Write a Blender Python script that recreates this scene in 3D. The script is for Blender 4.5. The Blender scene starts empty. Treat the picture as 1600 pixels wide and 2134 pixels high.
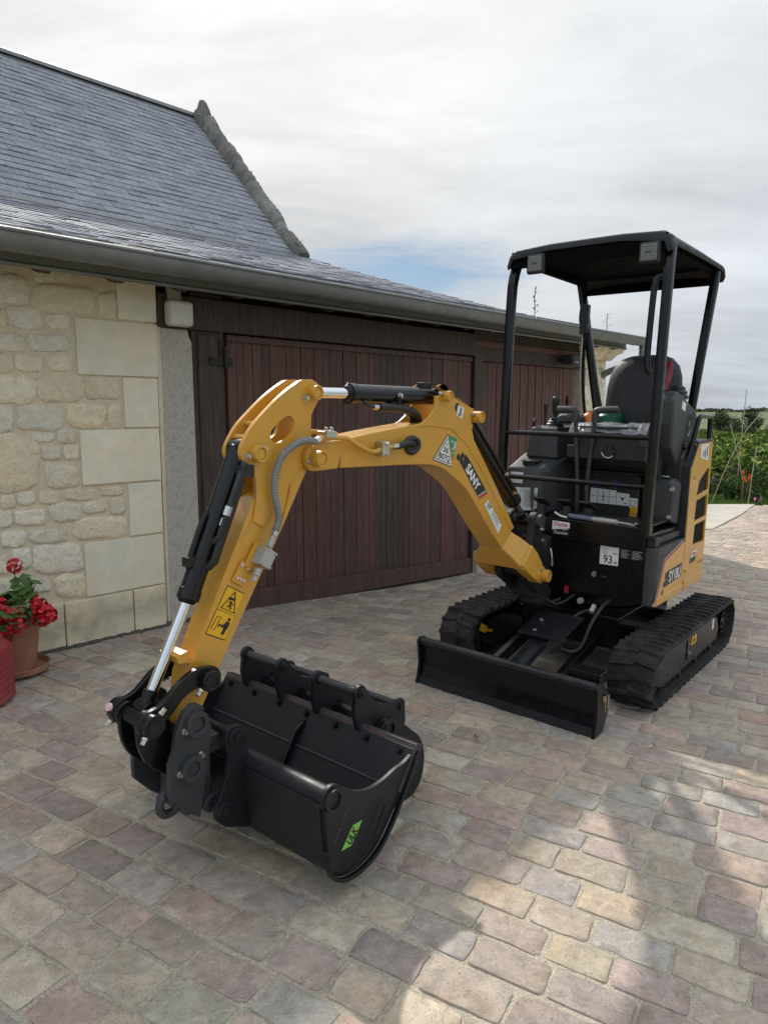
import bpy, bmesh, math, random
from mathutils import Vector, Matrix, geometry, noise
rnd = random.Random(7)
PI = math.pi
SC = bpy.context.scene
COL = SC.collection
V = Vector
# ------------------------------------------------------------------ camera
cam_d = bpy.data.cameras.new('camera'); cam = bpy.data.objects.new('camera', cam_d); COL.objects.link(cam)
cam.location = (0, 0, 1.5); cam.rotation_euler = (math.radians(90 - 8.05), 0, 0)
cam_d.sensor_fit = 'VERTICAL'; cam_d.sensor_height = 24; cam_d.lens = 24 * 1480 / 2134
cam_d.clip_start = 0.05; cam_d.clip_end = 5000
SC.camera = cam
# ------------------------------------------------------------------ sun and sky
SUN_AZ = math.radians(-22); SUN_EL = math.radians(39.8)
sdir = V((math.sin(SUN_AZ) * math.cos(SUN_EL), math.cos(SUN_AZ) * math.cos(SUN_EL), math.sin(SUN_EL)))
sun_d = bpy.data.lights.new('sun', 'SUN'); sun = bpy.data.objects.new('sun', sun_d); COL.objects.link(sun)
sun_d.energy = 2.3; sun_d.angle = math.radians(1.5); sun_d.color = (1, .95, .88)
sun.rotation_euler = sdir.to_track_quat('Z', 'Y').to_euler()
W = bpy.data.worlds.new('World'); SC.world = W; W.use_nodes = True
nt = W.node_tree; nt.nodes.clear()
def wn(t, **k):
    n_ = nt.nodes.new(t)
    for a, b in k.items(): setattr(n_, a, b)
    return n_
def wl(a, b): nt.links.new(a, b)
def wmath(op, a, b=None, c=None, clamp=False):
    n_ = wn('ShaderNodeMath', operation=op, use_clamp=clamp)
    for i, q in enumerate((a, b, c)):
        if q is None: continue
        if isinstance(q, (int, float)): n_.inputs[i].default_value = q
        else: wl(q, n_.inputs[i])
    return n_.outputs[0]
sky = wn('ShaderNodeTexSky', sky_type='NISHITA'); sky.sun_disc = False
sky.sun_elevation = SUN_EL; sky.sun_rotation = SUN_AZ; sky.altitude = 60; sky.dust_density = .25; sky.air_density = 1.0
tc = wn('ShaderNodeTexCoord'); nrm = wn('ShaderNodeVectorMath', operation='NORMALIZE'); wl(tc.outputs['Generated'], nrm.inputs[0])
sep = wn('ShaderNodeSeparateXYZ'); wl(nrm.outputs[0], sep.inputs[0])
zc = wmath('ADD', wmath('MAXIMUM', sep.outputs[2], 0.0), 0.16)
px_ = wmath('DIVIDE', sep.outputs[0], zc); py_ = wmath('DIVIDE', sep.outputs[1], zc)
cmb = wn('ShaderNodeCombineXYZ'); wl(px_, cmb.inputs[0]); wl(py_, cmb.inputs[1])
def cnoise(scale, detail, rough, off, dist=0.0, sx=1.0, sy=1.0):
    mp = wn('ShaderNodeMapping'); mp.inputs['Location'].default_value = off; mp.inputs['Scale'].default_value = (sx, sy, 1)
    mp.inputs['Rotation'].default_value = (0, 0, .35)
    wl(cmb.outputs[0], mp.inputs[0]); t = wn('ShaderNodeTexNoise'); wl(mp.outputs[0], t.inputs['Vector'])
    t.inputs['Scale'].default_value = scale; t.inputs['Detail'].default_value = detail; t.inputs['Roughness'].default_value = rough; t.inputs['Distortion'].default_value = dist
    return t.outputs[0]
n1 = cnoise(.55, 4, .55, (3.1, 1.7, 0), .35, 1, 1.35); n2 = cnoise(1.9, 6, .66, (9.2, 4.4, 0), .5, .7, 1.6)
thick = wmath('ADD', wmath('MULTIPLY', n1, .68), wmath('MULTIPLY', n2, .32))
def dot_dir(az, el):
    d = V((math.sin(math.radians(az)) * math.cos(math.radians(el)), math.cos(math.radians(az)) * math.cos(math.radians(el)), math.sin(math.radians(el))))
    n_ = wn('ShaderNodeVectorMath', operation='DOT_PRODUCT'); wl(nrm.outputs[0], n_.inputs[0]); n_.inputs[1].default_value = d
    return n_.outputs['Value']
# breaks in the cloud sheet where clear blue shows, ragged at their edges
gap = None; rag = wmath('MULTIPLY', wmath('SUBTRACT', n2, .53), 2.4)
def dvec(v_):
    n_ = wn('ShaderNodeVectorMath', operation='DOT_PRODUCT'); wl(nrm.outputs[0], n_.inputs[0]); n_.inputs[1].default_value = v_
    return n_.outputs['Value']
for az, el, wu, wv in ((2.0, 10.2, .20, .055), (60, 9, .2, .05), (128, 14, .25, .06), (-120, 17, .25, .07), (205, 11, .22, .06)):
    a_, e_ = math.radians(az), math.radians(el); c_ = V((math.sin(a_) * math.cos(e_), math.cos(a_) * math.cos(e_), math.sin(e_))); tu = V((math.cos(a_), -math.sin(a_), 0)); tv = tu.cross(c_)
    uu = wmath('DIVIDE', dvec(tu), wu); vv = wmath('DIVIDE', dvec(tv), wv)
    g = wmath('SUBTRACT', 1.15, wmath('SQRT', wmath('ADD', wmath('MULTIPLY', uu, uu), wmath('MULTIPLY', vv, vv))))
    g = wmath('SUBTRACT', g, wmath('MULTIPLY', wmath('LESS_THAN', dvec(c_), 0.0), 50.0))
    gap = g if gap is None else wmath('MAXIMUM', gap, g)
gap = wmath('MULTIPLY', wmath('ADD', gap, rag), .8, clamp=True)
cov = wmath('SUBTRACT', wmath('ADD', wmath('MULTIPLY', thick, 1.2), .42), wmath('MULTIPLY', gap, 1.5), clamp=True)
glow = wmath('MAXIMUM', dot_dir(-22, 39.8), 0.0)
g1 = wmath('POWER', glow, 7.0); g2 = wmath('POWER', glow, 40.0)
# overcast sheet: brighter towards the zenith, and round the veiled sun
base_ = wmath('ADD', 2.72, wmath('MULTIPLY', wmath('MAXIMUM', sep.outputs[2], 0.0), 3.0))
bright = wmath('ADD', wmath('ADD', base_, wmath('MULTIPLY', g1, .35)), wmath('MULTIPLY', g2, 2.0))
tex = wmath('ADD', .24, wmath('MULTIPLY', thick, 1.55))
cl = wmath('MULTIPLY', bright, tex)
ramp = wn('ShaderNodeValToRGB'); wl(glow, ramp.inputs[0])
ramp.color_ramp.elements[0].position = .3; ramp.color_ramp.elements[0].color = (.84, .94, 1.07, 1)
ramp.color_ramp.elements[1].position = 1; ramp.color_ramp.elements[1].color = (1.0, .995, .98, 1)
cc = wn('ShaderNodeVectorMath', operation='SCALE'); wl(ramp.outputs[0], cc.inputs[0]); wl(cl, cc.inputs['Scale'])
skv = wn('ShaderNodeVectorMath', operation='SCALE'); wl(sky.outputs[0], skv.inputs[0]); skv.inputs['Scale'].default_value = .36
mx = wn('ShaderNodeMix', data_type='RGBA'); wl(cov, mx.inputs[0]); wl(skv.outputs[0], mx.inputs[6]); wl(cc.outputs[0], mx.inputs[7])
bg = wn('ShaderNodeBackground'); bg.inputs['Strength'].default_value = .12; wl(mx.outputs[2], bg.inputs['Color'])
wo = wn('ShaderNodeOutputWorld'); wl(bg.outputs[0], wo.inputs[0])
SC.view_settings.view_transform = 'Standard'; SC.view_settings.look = 'None'; SC.view_settings.exposure = 0.84; SC.view_settings.gamma = 1
SC.view_settings.use_curve_mapping = False
# ------------------------------------------------------------------ frames of the place
NRM = V((.0197, -.0047, 1)).normalized()
AM = math.radians(39.2); AW = math.radians(43.9)
F_ = -V((math.sin(AM), math.cos(AM), 0)); F_ -= NRM * F_.dot(NRM); F_.normalize()
L_ = NRM.cross(F_)
M0 = F_ * -4.25 + L_ * -1.724
def frame(x, y, z, o):
    m = Matrix.Identity(4)
    for i, c in enumerate((x, y, z)):
        for j in range(3): m[j][i] = c[j]
    for j in range(3): m[j][3] = o[j]
    return m
MM = frame(F_, L_, NRM, M0)                       # machine frame: x forward, y machine-left, z up
S_ = V((math.sin(AW), math.cos(AW), 0)); D_ = V((math.cos(AW), -math.sin(AW), 0))
W0 = V((-1.495, 4.705, 0))
WM = frame(S_, D_, V((0, 0, 1)), W0)              # barn frame: x along the wall, y out of the wall, z up
def sstep(a, b, t):
    t = max(0, min(1, (t - a) / (b - a))); return t * t * (3 - 2 * t)
def yard_z(X, Y):
    p = V((X, Y, 0)) - W0; s = p.dot(S_); d = p.dot(D_)
    z = -(NRM.x * X + NRM.y * Y) / NRM.z
    dip = .16 * sstep(.1, 3.4, s) * (1 - sstep(7, 11, s)) * (1 - sstep(.15, 1.5, d))
    return z - dip
# ------------------------------------------------------------------ helpers
def tag(o, label=None, cat=None, group=None, kind=None):
    if label: o['label'] = label
    if cat: o['category'] = cat
    if group: o['group'] = group
    if kind: o['kind'] = kind
    return o
def empty(name, mat=None, parent=None):
    o = bpy.data.objects.new(name, None); COL.objects.link(o); o.empty_display_size = .1
    if parent: o.parent = parent
    if mat: o.matrix_local = mat
    return o
def cr(pts, n=6, closed=False):
    """Catmull-Rom through points of any dimension"""
    pts = [V(p) for p in pts]; N = len(pts); out = []
    for i in range(N if closed else N - 1):
        if closed: p0, p1, p2, p3 = pts[(i - 1) % N], pts[i], pts[(i + 1) % N], pts[(i + 2) % N]
        else: p0, p1, p2, p3 = pts[max(i - 1, 0)], pts[i], pts[i + 1], pts[min(i + 2, N - 1)]
        for k in range(n):
            t = k / n; t2 = t * t; t3 = t2 * t
            out.append(.5 * ((2 * p1) + (p2 - p0) * t + (2 * p0 - 5 * p1 + 4 * p2 - p3) * t2 + (3 * p1 - p0 - 3 * p2 + p3) * t3))
    if not closed: out.append(pts[-1])
    return out
def arc(cx, cz, r, a0, a1, n=8):
    return [(cx + r * math.cos(math.radians(a0 + (a1 - a0) * i / n)), cz + r * math.sin(math.radians(a0 + (a1 - a0) * i / n))) for i in range(n + 1)]
class B:
    def __init__(s): s.v = []; s.f = []; s.m = []; s.cur = 0; s.tint = []; s.tc = None
    def add(s, vs, fs):
        o = len(s.v); s.v += [tuple(q) for q in vs]
        for f in fs: s.f.append(tuple(o + i for i in f)); s.m.append(s.cur); s.tint.append(s.tc)
        return s
    def box(s, c, size, rot=None):
        c = V(c); hx, hy, hz = size[0] / 2, size[1] / 2, size[2] / 2
        vs = [V((x, y, z)) for x in (-hx, hx) for y in (-hy, hy) for z in (-hz, hz)]
        if rot: vs = [rot @ q for q in vs]
        return s.add([c + q for q in vs], [(0, 1, 3, 2), (4, 6, 7, 5), (0, 4, 5, 1), (2, 3, 7, 6), (0, 2, 6, 4), (1, 5, 7, 3)])
    def bb(s, a, b):
        return s.box([(a[i] + b[i]) / 2 for i in range(3)], [abs(b[i] - a[i]) for i in range(3)])
    def cyl(s, a, b, r, r2=None, n=20, cap=True):
        a = V(a); b = V(b); r2 = r if r2 is None else r2; z = (b - a).normalized()
        x = z.orthogonal().normalized(); y = z.cross(x)
        c = [x * math.cos(2 * PI * i / n) + y * math.sin(2 * PI * i / n) for i in range(n)]
        fs = [(i, (i + 1) % n, n + (i + 1) % n, n + i) for i in range(n)]
        if cap: fs += [tuple(reversed(range(n))), tuple(range(n, 2 * n))]
        return s.add([a + q * r for q in c] + [b + q * r2 for q in c], fs)
    def pipe(s, a, b, r, ri, n=20):
        """hollow ring"""
        a = V(a); b = V(b); z = (b - a).normalized(); x = z.orthogonal().normalized(); y = z.cross(x)
        c = [x * math.cos(2 * PI * i / n) + y * math.sin(2 * PI * i / n) for i in range(n)]
        vs = [a + q * r for q in c] + [b + q * r for q in c] + [a + q * ri for q in c] + [b + q * ri for q in c]; fs = []
        for i in range(n):
            j = (i + 1) % n
            fs += [(i, j, n + j, n + i), (2 * n + j, 2 * n + i, 3 * n + i, 3 * n + j), (n + i, n + j, 3 * n + j, 3 * n + i), (j, i, 2 * n + i, 2 * n + j)]
        return s.add(vs, fs)
    def tube(s, pts, r, n=10, cap=True, closed=False):
        pts = [V(p) for p in pts]; N = len(pts); rs = r if isinstance(r, (list, tuple)) else [r] * N
        vs = []; x = None
        for i, p in enumerate(pts):
            if closed: t = (pts[(i + 1) % N] - pts[i - 1]).normalized()
            else: t = (pts[min(i + 1, N - 1)] - pts[max(i - 1, 0)]).normalized()
            x = t.orthogonal().normalized() if x is None else (x - t * x.dot(t)).normalized()
            y = t.cross(x)
            vs += [p + (x * math.cos(2 * PI * k / n) + y * math.sin(2 * PI * k / n)) * rs[i] for k in range(n)]
        fs = []
        for i in range(N if closed else N - 1):
            a = i * n; b = ((i + 1) % N) * n
            fs += [(a + k, a + (k + 1) % n, b + (k + 1) % n, b + k) for k in range(n)]
        if cap and not closed: fs += [tuple(reversed(range(n))), tuple(range((N - 1) * n, N * n))]
        return s.add(vs, fs)
    def rings(s, rs, capa=True, capb=True, closed=True):
        n = len(rs[0]); vs = [q for r in rs for q in r]; fs = []
        for i in range(len(rs) - 1):
            a = i * n; b = a + n
            fs += [(a + k, a + (k + 1) % n, b + (k + 1) % n, b + k) for k in range(n if closed else n - 1)]
        if capa: fs.append(tuple(reversed(range(n))))
        if capb: fs.append(tuple(range((len(rs) - 1) * n, len(rs) * n)))
        return s.add(vs, fs)
    def lathe(s, prof, c=(0, 0, 0), n=28, axis=None):
        c = V(c); rs = []
        for r, z in prof:
            rs.append([c + V((max(r, 1e-4) * math.cos(2 * PI * i / n), max(r, 1e-4) * math.sin(2 * PI * i / n), z)) for i in range(n)])
        return s.rings(rs)
    def plate(s, out, y0, y1, holes=(), fn=None):
        """outline in (x, z), thickness along y; fn maps (x, y, z) to 3d"""
        fn = fn or (lambda x, y, z: (x, y, z))
        loops = [list(out)] + [list(h) for h in holes]
        flat = [q for l in loops for q in l]; N = len(flat)
        if holes: tris = geometry.tessellate_polygon([[V((q[0], q[1], 0)) for q in l] for l in loops])
        else: tris = [tuple(range(N))]
        vs = [fn(q[0], y0, q[1]) for q in flat] + [fn(q[0], y1, q[1]) for q in flat]
        fs = [tuple(t) for t in tris] + [tuple(N + i for i in reversed(t)) for t in tris]
        o = 0
        for l in loops:
            n = len(l)
            for i in range(n): j = (i + 1) % n; fs.append((o + i, o + j, N + o + j, N + o + i))
            o += n
        return s.add(vs, fs)
    def build(s, name, mat, parent=None, smooth=35, bevel=0, seg=2, normals=True, tint=False):
        me = bpy.data.meshes.new(name); me.from_pydata(s.v, [], s.f)
        mats = mat if isinstance(mat, (list, tuple)) else [mat]
        for q in mats: me.materials.append(q)
        if len(mats) > 1: me.polygons.foreach_set('material_index', s.m)
        if normals:
            bm = bmesh.new(); bm.from_mesh(me); bmesh.ops.recalc_face_normals(bm, faces=bm.faces); bm.to_mesh(me); bm.free()
        if tint:
            at = me.color_attributes.new('tint', 'FLOAT_COLOR', 'CORNER'); k = 0
            arr = []
            for p in me.polygons:
                c = s.tint[p.index] or (1, 1, 1)
                arr += [c[0], c[1], c[2], 1] * p.loop_total
            at.data.foreach_set('color', arr)
        if smooth:
            me.polygons.foreach_set('use_smooth', [True] * len(me.polygons)); me.set_sharp_from_angle(angle=math.radians(smooth))
        me.update()
        o = bpy.data.objects.new(name, me); COL.objects.link(o)
        if parent: o.parent = parent
        if bevel:
            md = o.modifiers.new('bevel', 'BEVEL'); md.width = bevel; md.segments = seg; md.limit_method = 'ANGLE'; md.angle_limit = math.radians(38); md.harden_normals = True
        return o
# ------------------------------------------------------------------ materials
MATS = {}
def mat(name, col, rough=.5, metal=0.0, var=.12, vs=14.0, bump=0.0, bs=60.0, coat=0.0, rvar=.08, tint=False, objvar=0.0, spec=.5, dust=None, stretch=None):
    if name in MATS: return MATS[name]
    m = bpy.data.materials.new(name); m.use_nodes = True; t = m.node_tree; N = t.nodes; b = N['Principled BSDF']
    def nd(k, **kw):
        q = N.new(k)
        for a, v in kw.items(): setattr(q, a, v)
        return q
    tc = nd('ShaderNodeTexCoord'); co = tc.outputs['Object']
    if stretch:
        mp = nd('ShaderNodeMapping'); mp.inputs['Scale'].default_value = stretch; t.links.new(co, mp.inputs[0]); co = mp.outputs[0]
    def noi(sc, det=3, ro=.6, vec=None):
        q = nd('ShaderNodeTexNoise'); q.inputs['Scale'].default_value = sc; q.inputs['Detail'].default_value = det; q.inputs['Roughness'].default_value = ro
        t.links.new(vec or co, q.inputs['Vector']); return q.outputs[0]
    n1 = noi(vs); 
    if tint:
        a = nd('ShaderNodeAttribute', attribute_name='tint'); base = a.outputs['Color']
        mm = nd('ShaderNodeMix', data_type='RGBA', blend_type='MULTIPLY'); mm.inputs[0].default_value = 1; t.links.new(base, mm.inputs[6]); mm.inputs[7].default_value = (*col, 1); base = mm.outputs[2]
    else:
        rgb = nd('ShaderNodeRGB'); rgb.outputs[0].default_value = (*col, 1); base = rgb.outputs[0]
    mr = nd('ShaderNodeMapRange'); t.links.new(n1, mr.inputs[0]); mr.inputs[1].default_value = .25; mr.inputs[2].default_value = .75; mr.inputs[3].default_value = 1 - var; mr.inputs[4].default_value = 1 + var
    val = mr.outputs[0]
    if objvar:
        oi = nd('ShaderNodeObjectInfo'); m2 = nd('ShaderNodeMapRange'); t.links.new(oi.outputs['Random'], m2.inputs[0]); m2.inputs[3].default_value = 1 - objvar; m2.inputs[4].default_value = 1 + objvar
        mu = nd('ShaderNodeMath', operation='MULTIPLY'); t.links.new(val, mu.inputs[0]); t.links.new(m2.outputs[0], mu.inputs[1]); val = mu.outputs[0]
    sc = nd('ShaderNodeVectorMath', operation='SCALE'); t.links.new(base, sc.inputs[0]); t.links.new(val, sc.inputs['Scale']); colr = sc.outputs[0]
    if dust:   # (colour, amount, noise scale): settled dust and wear, in patches
        nn = noi(dust[2], 4, .7); r2 = nd('ShaderNodeMapRange'); t.links.new(nn, r2.inputs[0]); r2.inputs[1].default_value = .48; r2.inputs[2].default_value = .8; r2.inputs[3].default_value = 0; r2.inputs[4].default_value = dust[1]
        m3 = nd('ShaderNodeMix', data_type='RGBA'); t.links.new(r2.outputs[0], m3.inputs[0]); t.links.new(colr, m3.inputs[6]); m3.inputs[7].default_value = (*dust[0], 1); colr = m3.outputs[2]
    t.links.new(colr, b.inputs['Base Color'])
    b.inputs['Metallic'].default_value = metal; b.inputs['Specular IOR Level'].default_value = spec
    if coat: b.inputs['Coat Weight'].default_value = coat; b.inputs['Coat Roughness'].default_value = .12
    r = nd('ShaderNodeMapRange'); t.links.new(noi(vs * 2.3), r.inputs[0]); r.inputs[1].default_value = .3; r.inputs[2].default_value = .7; r.inputs[3].default_value = max(rough - rvar, .02); r.inputs[4].default_value = min(rough + rvar, 1)
    t.links.new(r.outputs[0], b.inputs['Roughness'])
    if bump:
        bp = nd('ShaderNodeBump'); bp.inputs['Strength'].default_value = 1; bp.inputs['Distance'].default_value = bump; t.links.new(noi(bs, 3, .65), bp.inputs['Height']); t.links.new(bp.outputs[0], b.inputs['Normal'])
    MATS[name] = m; return m
def emat(name, col, strength):
    m = bpy.data.materials.new(name); m.use_nodes = True; b = m.node_tree.nodes['Principled BSDF']; b.inputs['Emission Color'].default_value = (*col, 1); b.inputs['Emission Strength'].default_value = strength; return m
YEL = mat('yellow_paint', (.61, .305, .032), .33, var=.06, vs=5, bump=.0005, bs=120, coat=.3, dust=((.36, .25, .12), .3, 14))
BLK = mat('black_paint', (.006, .0063, .007), .24, var=.3, vs=9, bump=.0003, bs=60, spec=.36, dust=((.05, .047, .042), .09, 26))
BLKS = mat('black_satin', (.0135, .0142, .0165), .46, var=.25, vs=8, bump=.0005, bs=140, spec=.36, dust=((.055, .05, .045), .10, 20))
GRY = mat('dark_grey_paint', (.036, .038, .041), .5, var=.15, vs=8, bump=.0008, bs=160, dust=((.09, .085, .075), .25, 14))
PLA = mat('grey_plastic', (.042, .044, .048), .52, var=.1, vs=12, bump=.0008, bs=420, dust=((.1, .095, .085), .3, 8))
PLB = mat('black_plastic', (.015, .0155, .0165), .48, var=.15, vs=12, bump=.0006, bs=420, dust=((.06, .057, .05), .3, 8))
RUB = mat('track_rubber', (.020, .0195, .019), .75, var=.4, vs=10, bump=.005, bs=60, spec=.3, dust=((.12, .10, .08), .6, 7))
HOS = mat('hose_rubber', (.012, .012, .012), .5, var=.2)
CHR = mat('chrome', (.72, .73, .74), .09, metal=1, var=.04, rvar=.04)
ZNC = mat('zinc_bolt', (.55, .54, .50), .34, metal=1, var=.15)
WHT = mat('white_print', (.74, .74, .72), .5, var=.04)
INK = mat('black_print', (.018, .018, .02), .5, var=.1)
RED = mat('red_print', (.52, .035, .05), .45, var=.05)
SGR = mat('silver_grey', (.42, .42, .40), .42, var=.06, metal=.3)
# ------------------------------------------------------------------ stone and sand materials
def stone_mat(name, bump=.006, scale=8., tintcol=(1, 1, 1), rough=.78, spots=False, snap=.5, grime=None, fine=.0012, con=1.0):
    m = bpy.data.materials.new(name); m.use_nodes = True; t = m.node_tree; N = t.nodes; b = N['Principled BSDF']
    def nd(k, **kw):
        q = N.new(k)
        for a, v in kw.items(): setattr(q, a, v)
        return q
    lk = t.links.new
    tc = nd('ShaderNodeTexCoord'); at = nd('ShaderNodeAttribute', attribute_name='tint')
    off = nd('ShaderNodeVectorMath', operation='SCALE'); lk(at.outputs['Color'], off.inputs[0]); off.inputs['Scale'].default_value = 90
    ad = nd('ShaderNodeVectorMath', operation='ADD'); lk(tc.outputs['Object'], ad.inputs[0]); lk(off.outputs[0], ad.inputs[1]); co = ad.outputs[0]
    def noi(sc, det, ro, dist=0, vec=None):
        q = nd('ShaderNodeTexNoise'); q.inputs['Scale'].default_value = sc; q.inputs['Detail'].default_value = det; q.inputs['Roughness'].default_value = ro; q.inputs['Distortion'].default_value = dist
        lk(vec or co, q.inputs['Vector']); return q.outputs[0]
    def mth(op, a, c, clamp=False):
        q = nd('ShaderNodeMath', operation=op, use_clamp=clamp)
        for i, x in enumerate((a, c)):
            if isinstance(x, (int, float)): q.inputs[i].default_value = x
            else: lk(x, q.inputs[i])
        return q.outputs[0]
    def mr(x, a, c, d, e):
        q = nd('ShaderNodeMapRange'); lk(x, q.inputs[0])
        for i, z in enumerate((a, c, d, e)): q.inputs[i + 1].default_value = z
        return q.outputs[0]
    big = noi(scale, 4, .58, .7); mid = noi(scale * 3, 3, .6); fin = noi(scale * 22, 2, .7)
    v = mth('MULTIPLY', mr(big, .3, .7, 1 - .24 * con, 1 + .2 * con), mr(fin, .25, .75, 1 - .26 * con, 1 + .26 * con))
    v = mth('MULTIPLY', v, mr(mid, .28, .72, 1 - .22 * con, 1 + .2 * con))
    # thin broken edges of the split layers, and scattered pits
    fr = mth('FRACT', mth('ADD', mth('MULTIPLY', big, 6.), mth('MULTIPLY', mid, .5)), 0)
    crack = mth('MULTIPLY', mr(fr, .0, .09, 1, 0), mr(noi(scale * 1.7, 2, .5), .46, .6, 0, 1))
    pit = mr(noi(scale * 9, 2, .6), .64, .72, 0, 1)
    v = mth('MULTIPLY', v, mth('SUBTRACT', 1.0, mth('ADD', mth('MULTIPLY', crack, .42 * con), mth('MULTIPLY', pit, .3 * con)), True))
    mm = nd('ShaderNodeMix', data_type='RGBA', blend_type='MULTIPLY'); mm.inputs[0].default_value = 1; lk(at.outputs['Color'], mm.inputs[6]); mm.inputs[7].default_value = (*tintcol, 1)
    sc = nd('ShaderNodeVectorMath', operation='SCALE'); lk(mm.outputs[2], sc.inputs[0]); lk(v, sc.inputs['Scale']); colr = sc.outputs[0]
    # iron-brown and olive veils that wander over each stone
    hue = nd('ShaderNodeMix', data_type='RGBA', blend_type='MULTIPLY'); lk(mr(noi(scale * .6, 2, .6, .5), .45, .7, 0, .55), hue.inputs[0]); lk(colr, hue.inputs[6]); hue.inputs[7].default_value = (1.05, .93, .76, 1); colr = hue.outputs[2]
    if spots:
        vo = nd('ShaderNodeTexVoronoi'); vo.inputs['Scale'].default_value = 26; vo.inputs['Randomness'].default_value = 1; lk(tc.outputs['Object'], vo.inputs['Vector'])
        sel = mth('GREATER_THAN', nd('ShaderNodeSeparateColor') and vo.outputs['Distance'], 0)
        sp = nd('ShaderNodeSeparateColor'); lk(vo.outputs['Color'], sp.inputs[0])
        pick = mth('GREATER_THAN', sp.outputs[0], .52)
        inside = mr(vo.outputs['Distance'], .22, .34, 1, 0)
        ds = nd('ShaderNodeVectorMath', operation='DISTANCE'); lk(tc.outputs['Object'], ds.inputs[0]); ds.inputs[1].default_value = (-.55, 5.15, 0)
        near = mr(mth('ADD', ds.outputs['Value'], mr(noi(2.2, 4, .6, 0, tc.outputs['Object']), .3, .7, -.5, .5)), .35, 1.35, 1, 0)
        f = mth('MULTIPLY', mth('MULTIPLY', pick, inside), near)
        m3 = nd('ShaderNodeMix', data_type='RGBA'); lk(mth('MULTIPLY', f, .6), m3.inputs[0]); lk(colr, m3.inputs[6]); m3.inputs[7].default_value = (.36, .35, .31, 1); colr = m3.outputs[2]
        # the paving grows darker towards a spot before the barn door
        dk = nd('ShaderNodeMix', data_type='RGBA', blend_type='MULTIPLY'); lk(mth('MULTIPLY', near, .45), dk.inputs[0]); lk(colr, dk.inputs[6]); dk.inputs[7].default_value = (.62, .62, .60, 1); colr = dk.outputs[2]
    if grime:  # (height from, to, colour): tide mark of splash dirt
        sx = nd('ShaderNodeSeparateXYZ'); lk(tc.outputs['Object'], sx.inputs[0])
        hh = mth('ADD', sx.outputs[2], mr(noi(5, 5, .6, 0, tc.outputs['Object']), .3, .7, -.07, .07))
        g = mth('MULTIPLY', mth('MULTIPLY', mr(hh, grime[0] + .05, grime[1], 1, 0), mr(hh, .08, .20, .0, 1)), mr(noi(14, 6, .65, 0, tc.outputs['Object']), .35, .65, .45, 1))
        m4 = nd('ShaderNodeMix', data_type='RGBA'); lk(mth('MULTIPLY', g, grime[3]), m4.inputs[0]); lk(colr, m4.inputs[6]); m4.inputs[7].default_value = (*grime[2], 1); colr = m4.outputs[2]
    lk(colr, b.inputs['Base Color']); b.inputs['Specular IOR Level'].default_value = .35
    lk(mr(mid, .3, .7, rough - .12, rough + .1), b.inputs['Roughness'])
    st = mth('SNAP', mth('MULTIPLY', big, 7.), 1.)
    h = mth('SUBTRACT', mth('ADD', mth('MULTIPLY', mth('DIVIDE', st, 7.), snap), mth('ADD', mth('MULTIPLY', big, 1 - snap), mth('MULTIPLY', mid, .3))), mth('MULTIPLY', mth('ADD', crack, pit), .12 * con))
    bp = nd('ShaderNodeBump'); bp.inputs['Distance'].default_value = bump; bp.inputs['Strength'].default_value = .8; lk(h, bp.inputs['Height'])
    b2 = nd('ShaderNodeBump'); b2.inputs['Distance'].default_value = fine; b2.inputs['Strength'].default_value = .8; lk(fin, b2.inputs['Height']); lk(bp.outputs[0], b2.inputs['Normal']); lk(b2.outputs[0], b.inputs['Normal'])
    return m
PAV = stone_mat('riven_sandstone', .013, 10, spots=True, snap=.6, fine=.0025, con=.8)
RUBS = stone_mat('rubble_limestone', .03, 15, rough=.88, snap=.5, fine=.003, con=.4)
ASH = stone_mat('cut_limestone', .0015, 6, rough=.8, snap=0, grime=(.17, .33, (.13, .12, .10), .5), fine=.0006, con=.22)
SAND = mat('jointing_sand', (.50, .44, .34), .95, var=.4, vs=130, bump=.008, bs=190, dust=((.15, .14, .09), .6, 4))
MORT = mat('lime_mortar', (.70, .60, .44), .92, var=.12, vs=16, bump=.004, bs=130)
# ------------------------------------------------------------------ pavement
def proj(p):
    d = V(p) - V((0, 0, 1.5)); th = math.radians(8.05)
    zz = d.y * math.cos(th) - d.z * math.sin(th)
    if zz < .05: return None
    return (800 + 1480 * d.x / zz, 1067 - 1480 * (d.y * math.sin(th) + d.z * math.cos(th)) / zz, zz)
def wall_sd(X, Y):
    p = V((X, Y, 0)) - W0; return p.dot(S_), p.dot(D_)
PALETTE = [((.205, .168, .140), 6), ((.178, .142, .126), 5), ((.222, .192, .150), 4), ((.252, .212, .155), 3), ((.186, .176, .158), 3), ((.262, .242, .198), 2), ((.212, .152, .126), 2), ((.150, .124, .114), 2), ((.196, .186, .146), 2)]
PAL = [tuple((q * .66 + .34 * .185 * f) * 1.86 * g for q, f, g in zip(c, (1.11, 1.0, .87), (1.02, .99, .975))) for c, w_ in PALETTE for _ in range(w_)]
def ptint():
    c = rnd.choice(PAL); k = rnd.uniform(.92, 1.1)
    return tuple(max(.03, q * k * rnd.uniform(.978, 1.022)) for q in c)
ra = math.radians(9.0)
RU = V((-math.sin(ra), math.cos(ra)))        # along the rows, in machine (x, y)
RV = V((math.cos(ra), math.sin(ra)))
def m2w(x, y):
    q = MM @ V((x, y, 0)); return q.x, q.y
stones = []
v0 = -15.0
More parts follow.
